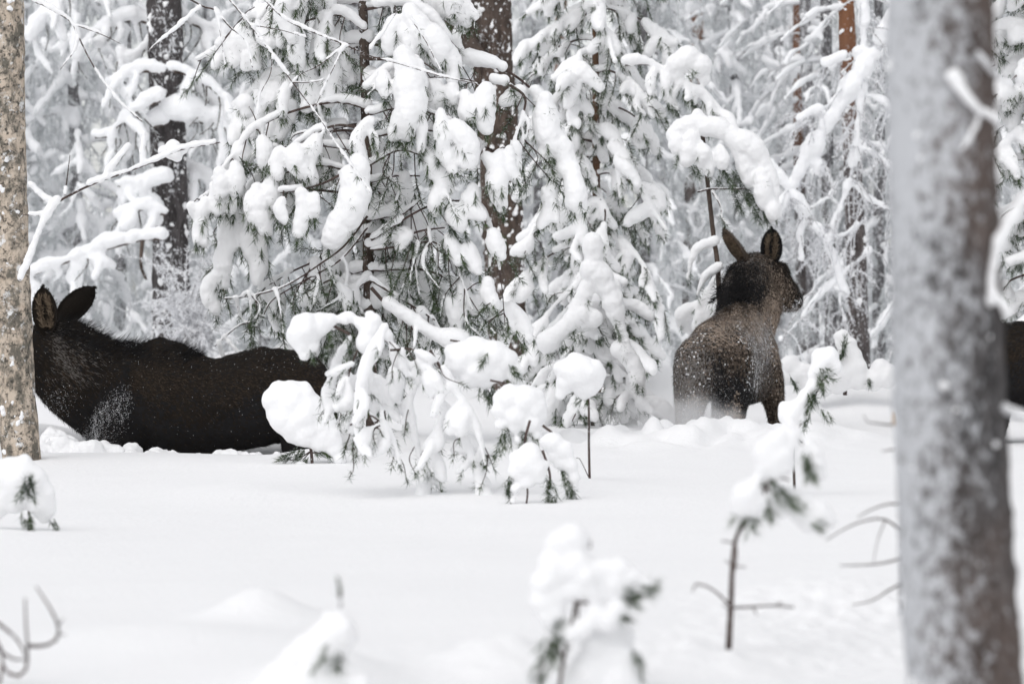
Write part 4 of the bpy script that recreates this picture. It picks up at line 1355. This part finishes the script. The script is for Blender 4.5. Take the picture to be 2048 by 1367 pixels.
# dark twigs at the bottom left
rng = np.random.default_rng(59)
DW = 11.8
root = small('bare_shrub', 'bare curling twigs at the bottom left corner', 'shrub', 10, DW)
for sg in ([[(-10, 1400), (5, 1330), (0, 1290), (-20, 1260)]], [[(5, 1330), (25, 1350), (48, 1345), (55, 1310), (52, 1250), (50, 1195)]],
           [[(55, 1290), (90, 1290), (115, 1275), (116, 1250), (100, 1215), (72, 1172)], [(116, 1250), (128, 1235)], [(112, 1268), (132, 1268)]],
           [[(-20, 1235), (10, 1255), (40, 1285), (55, 1320)]], [[(-10, 1290), (20, 1315), (52, 1318)]]):
    twig_thing_branch(root, sg, DW, rng, TWIG, .0065, 0)
bake()

# ------------------------------------------------------------------ moose
def chain(nodes, d, step=.35):
    """nodes: (u, v, depth offset m, radius along view plane px, vertical radius px, depth radius px) -> densely filled ellipsoids"""
    px = d / FPX
    C, S = [], []
    for a, c in zip(nodes[:-1], nodes[1:]):
        n = max(2, int(math.hypot(c[0] - a[0], c[1] - a[1]) / (step * min(a[3], c[3], a[4], c[4]))) + 1)
        n = max(n, int(abs(c[2] - a[2]) / (px * step * min(a[3], c[3]))) + 1)
        for t in np.linspace(0, 1, n):
            e = [a[k] + (c[k] - a[k]) * t for k in range(6)]
            C.append(P(e[0], e[1], d + e[2]))
            S.append(np.array([e[3], e[5], e[4]]) * px)
    return C, S


def ear(root, base, tip, face, width, mat_out, mat_in, rng):
    """cupped leaf-shaped ear; face = direction the hollow looks"""
    base, tip, face = np.asarray(base), np.asarray(tip), norm(np.asarray(face, float))
    ax = tip - base
    L = np.linalg.norm(ax)
    ax = ax / L
    face = norm(face - ax * face.dot(ax))
    sx = np.cross(ax, face)
    nu, nv = 14, 11
    t = np.linspace(0, 1, nu)
    s = np.linspace(-1, 1, nv)
    wprof = np.interp(t, [0, .12, .3, .5, .7, .85, .95, 1], [.34, .66, .95, 1.0, .88, .62, .34, .06]) * width * .5
    cup = np.interp(t, [0, .3, .7, 1], [1.25, .9, .5, .2]) * width * .33

    def sheet(shift, shrink):
        V = base + ax * (L * t)[:, None, None] + sx * (wprof[:, None] * s[None] * shrink)[..., None] + face * ((cup[:, None] * (s[None] ** 2 - .6)) + shift)[..., None]
        return V.reshape(-1, 3)
    g = Geo()
    i = np.arange(nu - 1)[:, None] * nv
    j = np.arange(nv - 1)[None]
    Q = np.stack([i + j, i + j + 1, i + nv + j + 1, i + nv + j], -1).reshape(-1, 4)
    A, Bk = sheet(0, 1), sheet(-.018, 1.02)
    n0 = len(A)
    rim = []
    loop = [k for k in range(nv)] + [r_ * nv + nv - 1 for r_ in range(1, nu)] + [(nu - 1) * nv + k for k in range(nv - 2, -1, -1)] + [r_ * nv for r_ in range(nu - 2, 0, -1)]
    for a, c in zip(loop, loop[1:] + loop[:1]):
        rim.append((a, c, c + n0, a + n0))
    g.add(np.vstack([A, Bk]), np.vstack([Q, Q[:, ::-1] + n0, np.array(rim)]))
    # hair on the outside and along the rim
    m = 900
    kk = rng.integers(0, n0, m)
    pb = Bk[kk] + rng.normal(0, .004, (m, 3))
    g.blades(pb, pb + norm(ax - face * .5 + rng.normal(0, .35, (m, 3))) * .022, .003, 0, rng)
    ee = np.array(loop)[rng.integers(0, len(loop), 500)]
    pe = A[ee]
    g.blades(pe, pe + norm(ax * .8 + rng.normal(0, .5, (500, 3))) * .012, .003, 0, rng)
    o = link('ear', g.mesh('ear', [mat_out]), root)
    # paler hair lining the hollow
    g = Geo()
    wp = sheet(.006, .8).reshape(nu, nv, 3)[2:11]
    wp = np.concatenate([wp[:, 2:4].reshape(-1, 3), wp[:, 7:9].reshape(-1, 3)])
    m = 520
    pb = wp[rng.integers(0, len(wp), m)] + rng.normal(0, .006, (m, 3))
    dirs = ax * .7 + face * .45 + rng.normal(0, .4, (m, 3))
    g.blades(pb, pb + norm(dirs) * .05, .005, 0, rng)
    link('inner_ear', g.mesh('inner_ear', [mat_in]), o)
    return o


def surface_samples(me, n, rng):
    me.calc_loop_triangles()
    nt_ = len(me.loop_triangles)
    tv = np.zeros(nt_ * 3, np.int32)
    me.loop_triangles.foreach_get('vertices', tv)
    co = np.zeros(len(me.vertices) * 3, np.float32)
    me.vertices.foreach_get('co', co)
    co = co.reshape(-1, 3).astype(float)
    tri = co[tv.reshape(-1, 3)]
    nn = np.cross(tri[:, 1] - tri[:, 0], tri[:, 2] - tri[:, 0])
    ar = np.linalg.norm(nn, axis=1)
    k = rng.choice(nt_, n, p=ar / ar.sum())
    a, b2 = rng.uniform(size=(2, n))
    fl = a + b2 > 1
    a[fl], b2[fl] = 1 - a[fl], 1 - b2[fl]
    p = tri[k, 0] + (tri[k, 1] - tri[k, 0]) * a[:, None] + (tri[k, 2] - tri[k, 0]) * b2[:, None]
    return p, norm(nn[k])


def uv_of(p):
    q = p - C_
    dd = q @ F_
    return 1024 + (q @ R_) / dd * FPX, 683.5 - (q @ U_) / dd * FPX, dd


def coat(body, mats, picker, rng):
    me = body.data
    n = len(me.polygons)
    c = np.zeros(n * 3, np.float32)
    q = np.zeros(n * 3, np.float32)
    me.polygons.foreach_get('center', c)
    me.polygons.foreach_get('normal', q)
    me.materials.clear()
    for m in mats:
        me.materials.append(m)
    me.polygons.foreach_set('material_index', picker(c.reshape(-1, 3).astype(float), q.reshape(-1, 3).astype(float), rng).astype(np.int32))
    me.update()


def fur(root, body, n, flow, length, rng, mats, picker, name='fur', width=.0034, lift=.3, zmin=-.15, lenf=None):
    p, nn = surface_samples(body.data, n, rng)
    keep = p[:, 2] > zmin
    p, nn = p[keep], nn[keep]
    f = flow(p) if callable(flow) else np.repeat(np.asarray(flow, float)[None], len(p), 0)
    f = norm(f - nn * (f * nn).sum(1, keepdims=True))
    L = length * rng.uniform(.6, 1.3, (len(p), 1))
    if lenf is not None:
        L = L * lenf(p)[:, None]
    d = norm(f + nn * lift + rng.normal(0, .22, p.shape))
    g = Geo()
    base, tip = p - nn * .002, p + d * L
    side = norm(np.cross(d, nn + rng.normal(0, .4, p.shape))) * width * .5
    V = np.stack([base - side, base + side, tip], 1).reshape(-1, 3)
    g.add(V, None, np.arange(len(V)).reshape(-1, 3), picker(p, nn, rng))
    return link(name, g.mesh('fur', mats, False), root, 'stuff')


# ---- the lying (wading) dark moose on the left
rng = np.random.default_rng(71)
DL_ = 28.4
moose = thing('moose', 'black-brown moose wading left through deep snow with its head behind the birch', 'moose', on_ground(400, DL_))
C, S = [], []
for ch in (
    # rump to withers
    [(624, 806, 0, 56, 82, 62), (590, 788, 0, 80, 92, 76), (525, 793, 0, 88, 102, 84), (430, 815, 0, 88, 100, 88), (340, 806, 0, 88, 116, 84), (275, 796, 0, 80, 104, 74)],
    [(348, 724, 0, 44, 44, 30), (318, 716, 0, 40, 44, 30), (290, 724, 0, 36, 40, 28)],
    # hind leg, near and far
    [(610, 800, -.16, 58, 80, 34), (600, 880, -.17, 42, 50, 28), (612, 1000, -.17, 24, 30, 22)],
    [(615, 800, .16, 56, 80, 34), (630, 880, .17, 40, 50, 28), (640, 1000, .17, 24, 30, 22)],
    # shoulder and front legs
    [(255, 800, -.14, 66, 90, 34), (235, 880, -.16, 42, 52, 28), (225, 1010, -.16, 22, 30, 22)],
    [(235, 810, .14, 56, 80, 34), (205, 880, .16, 36, 48, 28), (200, 1010, .16, 22, 30, 22)],
    # neck
    [(250, 790, 0, 70, 92, 60), (195, 765, 0, 70, 100, 52), (140, 728, 0, 62, 92, 46), (98, 706, 0, 50, 72, 42)],
    # chest and throat
    [(215, 840, 0, 56, 50, 48), (180, 832, 0, 36, 46, 38), (130, 788, 0, 44, 46, 34), (92, 750, 0, 40, 44, 30)],
    # head behind the birch, muzzle to the left
    [(100, 692, 0, 44, 50, 42), (55, 705, 0, 44, 50, 38), (5, 735, 0, 38, 42, 32), (-45, 768, 0, 34, 36, 28), (-75, 785, 0, 30, 34, 28)],
    [(640, 770, 0, 12, 18, 14), (652, 800, 0, 12, 16, 12)],
):
    c, s = chain(ch, DL_)
    C += c
    S += s
body = blob('body', C, np.ones(len(C)), FUR_DARK, .018, moose, 10, .02, .15, S=np.array(S))
bake()


def pick_dark(p, nn, rng):
    u, v, dd = uv_of(p)
    u, v = u + rng.normal(0, 5, len(p)), v + rng.normal(0, 5, len(p))
    m = rng.choice(3, len(p), p=[.62, .30, .08])
    m = np.where((rng.uniform(size=len(p)) < .5 * np.exp(-((v - 762 - .05 * (u - 400)) / 42) ** 2) * (u > 250) + .4 * np.exp(-(((u - 130) / 40) ** 2 + ((v - 745) / 40) ** 2))), 2, m)  # sheen along the upper flank, painted with brown hairs
    m = np.where((v > 815 + 40 * np.sin(u * .02)) & (rng.uniform(size=len(p)) < .7), 1, m)  # shading of the lower body, painted with black hairs
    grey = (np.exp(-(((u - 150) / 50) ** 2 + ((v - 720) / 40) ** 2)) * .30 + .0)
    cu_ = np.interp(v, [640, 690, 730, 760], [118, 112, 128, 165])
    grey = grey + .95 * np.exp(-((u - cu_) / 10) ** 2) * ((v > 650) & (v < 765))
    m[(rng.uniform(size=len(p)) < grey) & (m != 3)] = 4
    m = np.where((m < 3) & (rng.uniform(size=len(p)) < .6 * np.exp(-(((u - 305) / 30) ** 2 + ((v - 755) / 45) ** 2))), 2, m)  # shoulder painted lighter so the crease beside it shows
    crease_shade = np.exp(-((u - np.interp(v, [700, 780, 860], [262, 240, 262])) / 9) ** 2) * ((v > 720) & (v < 870))  # shade in the fold between neck and shoulder, painted black
    m[rng.uniform(size=len(p)) < crease_shade * .9] = 1
    return m


def flow_left(p):
    f = np.zeros_like(p)
    f[:, 0] = 1
    f[:, 2] = -.55
    return f


coat(body, [FUR_DARK, FUR_BLACK, FUR_SABLE_SHEEN, FROST, FUR_GREY], lambda p, n, r: np.where(pick_dark(p, n, r) == 1, 1, 0), rng)
fur(moose, body, 90000, flow_left, .030, rng, [FUR_DARK, FUR_BLACK, FUR_SABLE_SHEEN, FROST, FUR_GREY], pick_dark,
    lenf=lambda p: np.where(uv_of(p)[0] < 260, 1.5, 1.0))
# mane along the nape and the withers
g = Geo()
m = 3600
tt = rng.uniform(size=m)
cu = np.interp(tt, [0, .15, .4, .6, .8, 1], [110, 150, 215, 290, 350, 405])
cv = np.interp(tt, [0, .15, .4, .6, .8, 1], [642, 650, 680, 686, 688, 706])
base = np.array([P(a, b_ + abs(w_) * 26 + 1, DL_ + w_ * .16) for a, b_, w_ in zip(cu, cv, rng.normal(0, .6, m))])
tip = base + norm(np.array([.75, 0, .42]) + rng.normal(0, .3, (m, 3))) * rng.uniform(.05, .15, (m, 1)) * np.interp(tt, [0, .3, .42, .55, .85, 1], [1, 1.1, .7, .9, .8, .4])[:, None]
g.blades(base, tip, .005, 0, rng)
link('mane', g.mesh('mane', [FUR_BLACK], False), moose, 'stuff')
ear(moose, P(96, 668, DL_ - .13), P(84, 574, DL_ - .2), (-.25, -1, .1), 52 * DL_ / FPX, FUR_DARK, EAR_IN, rng)
ear(moose, P(118, 645, DL_ + .10), P(188, 574, DL_ + .14), (-.5, 1, .4), 56 * DL_ / FPX, FUR_DARK, EAR_IN, rng)
g = Geo()
g.add(ICO_V * .022 + P(48, 690, DL_ - .14), None, ICO_T)
link('eye', g.mesh('eye', [EYE]), moose)

# snow pushed up along its flank
C, Rr = [], []
for u0, v0, u1, v1, n in ((130, 880, 260, 898, 22), (255, 885, 275, 880, 5), (270, 898, 360, 912, 16), (320, 900, 400, 912, 22), (400, 918, 440, 922, 8), (440, 905, 560, 912, 26), (90, 858, 160, 890, 18), (560, 910, 640, 915, 12)):
    for _ in range(n):
        t = rng.uniform()
        C.append(P(u0 + (u1 - u0) * t + rng.normal(0, 3), v0 + (v1 - v0) * t + rng.normal(0, 3) + 20, DL_ - .45 + rng.normal(0, .08)))
        Rr.append(rng.uniform(.03, .10))
o = blob('ploughed_snow', C, np.array(Rr), SNOW, .012, None, 4, .07, .09)
o['kind'] = 'stuff'

# ---- the third moose, mostly hidden by the grey trunk
third = moose.copy()
COL.objects.link(third)
for ch in moose.children:
    c = ch.copy()
    COL.objects.link(c)
    c.parent = third
    c.matrix_parent_inverse = ch.matrix_parent_inverse
    for sub in ch.children:
        s2 = sub.copy()
        COL.objects.link(s2)
        s2.parent = c
        s2.matrix_parent_inverse = sub.matrix_parent_inverse
third['label'] = 'dark moose at the right edge, mostly hidden behind the grey trunk'
third.rotation_euler = (0, 0, math.pi)
third.location = on_ground(2185, 30.0) + np.array([0, 0, .12])
third['group'] = moose['group'] = 'dark moose wading through the snow'

# ---- the standing moose seen from behind
rng = np.random.default_rng(72)
DM_ = 31.6
m2 = thing('moose', 'brown moose standing with its back to the viewer and its head turned right', 'moose', on_ground(1450, DM_))
C, S = [], []
for ch in (
    # pelvis to shoulders
    [(1428, 728, 0, 66, 76, 60), (1440, 718, .3, 76, 82, 70), (1460, 712, .7, 76, 86, 80), (1480, 702, 1.1, 70, 82, 70), (1490, 690, 1.3, 62, 70, 60)],
    [(1424, 675, .12, 42, 34, 40), (1448, 664, .5, 44, 36, 60), (1478, 640, 1.05, 44, 34, 50), (1490, 632, 1.25, 40, 36, 40)],
    # left and right haunch and hind legs
    [(1390, 738, -.04, 45, 68, 48), (1380, 800, -.02, 33, 50, 42), (1376, 860, -.02, 24, 36, 30), (1376, 990, -.02, 15, 26, 18)],
    [(1472, 736, -.04, 40, 70, 48), (1466, 800, -.02, 31, 52, 42), (1458, 855, -.04, 29, 40, 34), (1454, 990, -.04, 17, 26, 20)],
    # shoulders, front legs
    [(1516, 715, 1.1, 44, 66, 50), (1540, 765, 1.1, 30, 46, 36), (1550, 810, 1.08, 21, 36, 26), (1556, 860, 1.08, 16, 26, 18), (1556, 990, 1.08, 14, 20, 16)],
    [(1460, 730, 1.15, 44, 60, 50), (1445, 800, 1.15, 24, 40, 30), (1440, 990, 1.15, 14, 20, 16)],
    # belly
    [(1470, 760, .45, 50, 54, 60), (1500, 760, .9, 48, 50, 60), (1515, 745, 1.2, 40, 46, 50)],
    # neck
    [(1492, 660, 1.25, 52, 56, 56), (1490, 615, 1.45, 54, 52, 52), (1502, 570, 1.6, 46, 44, 46), (1508, 538, 1.72, 44, 34, 40)],
    [(1458, 628, 1.3, 30, 26, 34), (1462, 592, 1.45, 24, 40, 36), (1474, 556, 1.6, 24, 34, 34)],
    [(1530, 655, 1.45, 22, 46, 30), (1540, 610, 1.6, 26, 40, 34)],
    # head, turned to the right
    [(1512, 532, 1.72, 40, 30, 34), (1540, 546, 1.80, 33, 31, 32), (1562, 566, 1.86, 25, 30, 28), (1580, 585, 1.92, 19, 23, 25), (1592, 603, 1.96, 15, 18, 23)],
    [(1548, 585, 1.85, 26, 30, 26), (1564, 606, 1.88, 17, 18, 22), (1586, 613, 1.93, 12, 11, 18)],
    # brow and antler stub
    [(1568, 532, 1.86, 8, 9, 12), (1575, 545, 1.86, 6, 11, 10), (1560, 530, 1.8, 9, 8, 12)],
    # tail
    [(1437, 735, -.22, 10, 14, 9), (1437, 762, -.25, 8, 14, 8)],
):
    c, s = chain(ch, DM_)
    C += c
    S += s
body2 = blob('body', C, np.ones(len(C)), FUR_BROWN, .016, m2, 7, .012, .12, S=np.array(S))
bake()


def pick_brown(p, nn, rng):
    u, v, dd = uv_of(p)
    wob = 9 * np.sin(u * .09 + 1) + 6 * np.sin(u * .21) + rng.normal(0, 9, len(p))
    u, v = u + rng.normal(0, 7, len(p)), v + wob
    w = rng.uniform(size=len(p))
    m = np.where(rng.uniform(size=len(p)) < .35, 1, 0)                   # brown / dark
    nape = ((v < 632) & (dd > DM_ + 1.1) & (u < 1532) & (v > 555))
    m = np.where(nape & (w < .92), 2, m)
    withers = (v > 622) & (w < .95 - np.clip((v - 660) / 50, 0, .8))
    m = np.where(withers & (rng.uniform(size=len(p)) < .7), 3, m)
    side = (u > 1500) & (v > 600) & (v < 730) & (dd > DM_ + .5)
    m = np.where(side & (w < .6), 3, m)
    lowleg = (v > 800) & (u < 1495)
    m = np.where(lowleg & (w < .7), 3, m)
    cleft_shade = (1.3 * np.exp(-(((u - 1438) / 13) ** 2 + ((v - 765) / 60) ** 2)) + np.exp(-(((u - 1472) / 30) ** 2 + ((v - 785) / 28) ** 2)) * 1.1 + np.exp(-(((u - 1497) / 14) ** 2 + ((v - 790) / 40) ** 2))) > w * .9  # shade between the haunches and under the belly, painted as black fur
    m = np.where(cleft_shade & (v > 700), 2, m)
    top = (v < 560) & (dd > DM_ + 1.3)
    m = np.where(top & (w < .4) & (u < 1530), 5, m)
    face = (u > 1538) & (v < 628) & (dd > DM_ + 1.5)
    m = np.where(face, np.where(w < .25, 1, np.where(w > .72, 3, 0)), m)
    m = np.where(face & ((v < 552) | (u > 1586)), np.where(w < .8, 1, 0), m)
    ridge = np.exp(-((u - np.interp(v, [530, 570, 620], [1541, 1549, 1546])) / 5) ** 2) * ((v > 528) & (v < 640))
    m = np.where(rng.uniform(size=len(p)) < ridge * .7, 3, m)
    # dusting of snow over the rump, back and flank, plus the painted haunch rim light
    fr = .0 + .30 * np.exp(-(((u - 1375) / 50) ** 2 + ((v - 735) / 75) ** 2)) + .16 * np.exp(-(((u - 1440) / 80) ** 2 + ((v - 675) / 36) ** 2))
    fr = fr + .30 * np.exp(-(((u - 1520) / 20) ** 2 + ((v - 690) / 60) ** 2)) * (dd > DM_ + .4) + .35 * np.exp(-(((u - 1390) / 60) ** 2 + ((v - 850) / 40) ** 2))
    fr = fr + .35 * np.exp(-(((u - 1508) / 6) ** 2 + ((v - 690) / 45) ** 2)) + .5 * np.exp(-(((u - 1586) / 12) ** 2 + ((v - 612) / 10) ** 2)) * (dd > DM_ + 1.5)
    fr = np.where(nape | (v < 600) & (u < 1540), .0, fr)
    fr = np.where(cleft_shade, fr * .2, fr)
    m = np.where(rng.uniform(size=len(p)) < fr * .10, 4, m)
    h = np.exp(-(((u - 1372) / 44) ** 2 + ((v - 748) / 72) ** 2)) * (dd < DM_ + .6)
    z_ = rng.uniform(size=len(p))
    m = np.where(z_ < .80 * h, 5, m)
    m = np.where(z_ < .05 * h, 4, m)
    rim_light = np.exp(-((u - np.interp(v, [655, 668, 690, 730, 775], [1470, 1495, 1509, 1514, 1506])) / 7) ** 2) * ((v > 655) & (v < 775)) * (dd < DM_ + .8)  # rim light on the right haunch edge, painted in grey and white fur
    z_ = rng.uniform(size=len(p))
    m = np.where(z_ < .85 * rim_light, 5, m)
    m = np.where(z_ < .40 * rim_light, 4, m)
    fl = np.exp(-(((u - 1532) / 16) ** 2 + ((v - 700) / 45) ** 2)) * (dd > DM_ + .4)
    z_ = rng.uniform(size=len(p))
    m = np.where(z_ < .7 * fl, 5, m)
    m = np.where(z_ < .12 * fl, 4, m)
    mo = np.exp(-(((u - 1586) / 14) ** 2 + ((v - 616) / 8) ** 2)) * (dd > DM_ + 1.6)
    m = np.where(rng.uniform(size=len(p)) < .8 * mo, 4, m)
    return m


def dusting(root, body, n, prob, rng, lo, hi):
    """fine snow grains caught in the coat"""
    p, nn = surface_samples(body.data, n, rng)
    k = rng.uniform(size=len(p)) < prob(p, nn)
    p, nn = p[k], nn[k]
    p = p + nn * rng.uniform(.008, .02, (len(p), 1))
    T4 = np.array([[1, 1, 1], [1, -1, -1], [-1, 1, -1], [-1, -1, 1]]) * .6
    F4 = np.array([[0, 1, 2], [0, 3, 1], [0, 2, 3], [1, 3, 2]])
    sz = lo + (hi - lo) * rng.uniform(size=len(p)) ** 3
    g = Geo()
    g.add((p[:, None] + T4[None] * sz[:, None, None]).reshape(-1, 3), None, (F4[None] + (np.arange(len(p)) * 4)[:, None, None]).reshape(-1, 3))
    link('snow_dusting', g.mesh('snow_dusting', [FROST], False), root, 'stuff')


def dust_brown(p, nn):
    u, v, dd = uv_of(p)
    fr = .03 + .35 * np.exp(-(((u - 1372) / 52) ** 2 + ((v - 735) / 80) ** 2)) + .22 * np.exp(-(((u - 1440) / 80) ** 2 + ((v - 675) / 36) ** 2))
    fr = fr + .6 * np.exp(-(((u - 1520) / 20) ** 2 + ((v - 690) / 60) ** 2)) * (dd > DM_ + .4) + .9 * np.exp(-(((u - 1390) / 60) ** 2 + ((v - 840) / 45) ** 2))
    fr = fr + .9 * np.exp(-(((u - 1588) / 13) ** 2 + ((v - 614) / 9) ** 2)) * (dd > DM_ + 1.5)
    rim_light = np.exp(-((u - np.interp(v, [655, 668, 690, 730, 775], [1470, 1495, 1509, 1514, 1506])) / 5) ** 2) * ((v > 655) & (v < 775)) * (dd < DM_ + .75)  # same rim light on the haunch edge, painted with extra white grains
    fr = fr + .55 * rim_light
    fr = fr * np.where((u > 1428) & (u < 1500) & (v > 705) & (v < 800) & (dd < DM_ + .4), .25, 1)
    return np.where(v < 625, np.minimum(fr, .04) + np.where((dd > DM_ + 1.7) & (u > 1570), fr * .6, 0), fr)


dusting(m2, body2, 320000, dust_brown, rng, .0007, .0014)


def dust_dark(p, nn):
    u, v, dd = uv_of(p)
    a = np.exp(-(((u - 205 + (v - 840) * .55) / 17) ** 2 + ((v - 838) / 40) ** 2)) + .75 * np.exp(-(((u - 246 + (v - 815) * .2) / 13) ** 2 + ((v - 818) / 30) ** 2)) + .5 * np.exp(-(((u - 188) / 36) ** 2 + ((v - 878) / 16) ** 2)) + .18 * np.exp(-(((u - 120) / 26) ** 2 + ((v - 800) / 26) ** 2))
    streak = .35 + .65 * (np.sin(u * .35 + v * .22 + 2 * np.sin(v * .11)) * np.sin(u * .13 - v * .19) > -.15)
    return np.where(nn[:, 1] < .3, a * streak * 1.7, 0) + .003 + .008 * (nn[:, 2] > .5)


dusting(moose, body, 260000, dust_dark, rng, .0009, .0030)


def flow_back(p):
    f = np.zeros_like(p)
    f[:, 1] = -.5
    f[:, 2] = -.8
    return f


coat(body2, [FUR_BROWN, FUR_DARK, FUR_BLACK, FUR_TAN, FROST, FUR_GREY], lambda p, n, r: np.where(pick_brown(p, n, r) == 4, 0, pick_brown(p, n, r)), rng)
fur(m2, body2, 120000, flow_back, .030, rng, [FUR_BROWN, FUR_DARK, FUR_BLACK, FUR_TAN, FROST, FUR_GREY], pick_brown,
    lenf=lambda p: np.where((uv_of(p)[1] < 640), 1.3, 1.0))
ear(m2, P(1490, 522, DM_ + 1.62), P(1446, 460, DM_ + 1.55), (-.8, -.5, -.2), 42 * DM_ / FPX, FUR_BROWN, EAR_IN, rng)
ear(m2, P(1541, 530, DM_ + 1.72), P(1544, 456, DM_ + 1.68), (.25, -1, .1), 47 * DM_ / FPX, FUR_BLACK, EAR_IN, rng)
g = Geo()
g.add(ICO_V * .02 + P(1574, 552, DM_ + 1.83), None, ICO_T)
link('eye', g.mesh('eye', [EYE]), m2)
g = Geo()
for s_ in range(3):
    g.add(ICO_V * np.array([.05, .07, .06]) + P(1595 - 4 * s_, 597 + 5 * s_, DM_ + 1.96), None, ICO_T)
link('muzzle', g.mesh('muzzle', [NOSE]), m2)
g = Geo()
m = 1500
tt = rng.uniform(size=m)
w_ = rng.normal(0, .8, m)
base = np.array([P(np.interp(t, [0, .5, 1], [1505, 1490, 1485]) + a * 26 - 8, np.interp(t, [0, .5, 1], [520, 575, 630]), DM_ + np.interp(t, [0, .5, 1], [1.5, 1.25, 1.05])) for t, a in zip(tt, w_)])
tip = base + norm(np.array([-.2, -.5, -.6]) + rng.normal(0, .35, (m, 3))) * rng.uniform(.04, .10, (m, 1))
g.blades(base, tip, .005, 0, rng)
base = np.array([P(np.interp(t, [0, .5, 1], [1470, 1448, 1425]) + rng.normal(0, 3), np.interp(t, [0, .5, 1], [530, 570, 605]), DM_ + 1.5) for t in rng.uniform(size=350)])
tip = base + norm(np.array([-.8, -.3, -.3]) + rng.normal(0, .3, (350, 3))) * rng.uniform(.04, .10, (350, 1))
g.blades(base, tip, .005, 0, rng)
link('mane', g.mesh('mane', [FUR_BLACK], False), m2, 'stuff')

# powder snow thrown up round its hind legs
import bmesh
bm = bmesh.new()
bmesh.ops.create_icosphere(bm, subdivisions=3, radius=1)
me = bpy.data.meshes.new('snow_powder')
bm.to_mesh(me)
bm.free()
o = link('snow_powder', me)
o['kind'] = 'stuff'
o.location = P(1362, 845, DM_ - .55)
o.scale = (.74, .45, .46)
vm = bpy.data.materials.new('snow_powder')
vm.use_nodes = True
t = vm.node_tree
t.nodes.clear()
out = t.nodes.new('ShaderNodeOutputMaterial')
pv = t.nodes.new('ShaderNodeVolumePrincipled')
pv.inputs['Color'].default_value = (.96, .96, .97, 1)
tcn = t.nodes.new('ShaderNodeTexCoord')
sh = t.nodes.new('ShaderNodeMapping')
sh.inputs['Location'].default_value = (0.08, 0, .22)
sh.inputs['Scale'].default_value = (1.05, 1.05, 1.12)
t.links.new(tcn.outputs['Object'], sh.inputs[0])
ln = t.nodes.new('ShaderNodeVectorMath')
ln.operation = 'LENGTH'
t.links.new(sh.outputs[0], ln.inputs[0])
fall = t.nodes.new('ShaderNodeMapRange')
fall.inputs[1].default_value = .95
fall.inputs[2].default_value = .1
t.links.new(ln.outputs['Value'], fall.inputs[0])
nz = t.nodes.new('ShaderNodeTexNoise')
nz.inputs['Scale'].default_value = 2.8
nz.inputs['Detail'].default_value = 4
t.links.new(tcn.outputs['Object'], nz.inputs['Vector'])
nr = t.nodes.new('ShaderNodeMapRange')
nr.inputs[1].default_value = .38
nr.inputs[2].default_value = .7
t.links.new(nz.outputs['Fac'], nr.inputs[0])
mu = t.nodes.new('ShaderNodeMath')
mu.operation = 'MULTIPLY'
t.links.new(fall.outputs[0], mu.inputs[0])
t.links.new(nr.outputs[0], mu.inputs[1])
m3 = t.nodes.new('ShaderNodeMath')
m3.operation = 'MULTIPLY'
m3.inputs[1].default_value = 11.0
t.links.new(mu.outputs[0], m3.inputs[0])
t.links.new(m3.outputs[0], pv.inputs['Density'])
t.links.new(pv.outputs[0], out.inputs['Volume'])
me.materials.append(vm)
# flying flecks
g = Geo()
m = 6000
pp = np.array([P(1370, 830, DM_ - .55)] * m) + rng.normal(0, 1, (m, 3)) * np.array([.30, .22, .20])
pp = pp[pp[:, 2] > .0]
TET = np.array([[1, 1, 1], [1, -1, -1], [-1, 1, -1], [-1, -1, 1]]) * .6
TF = np.array([[0, 1, 2], [0, 3, 1], [0, 2, 3], [1, 3, 2]])
sz = .0008 + .0018 * rng.uniform(size=len(pp)) ** 3
V = (pp[:, None] + TET[None] * sz[:, None, None]).reshape(-1, 3)
g.add(V, None, (TF[None] + (np.arange(len(pp)) * 4)[:, None, None]).reshape(-1, 3))
o = link('snow_flecks', g.mesh('snow_flecks', [FROST], False), None, 'stuff')
bake()
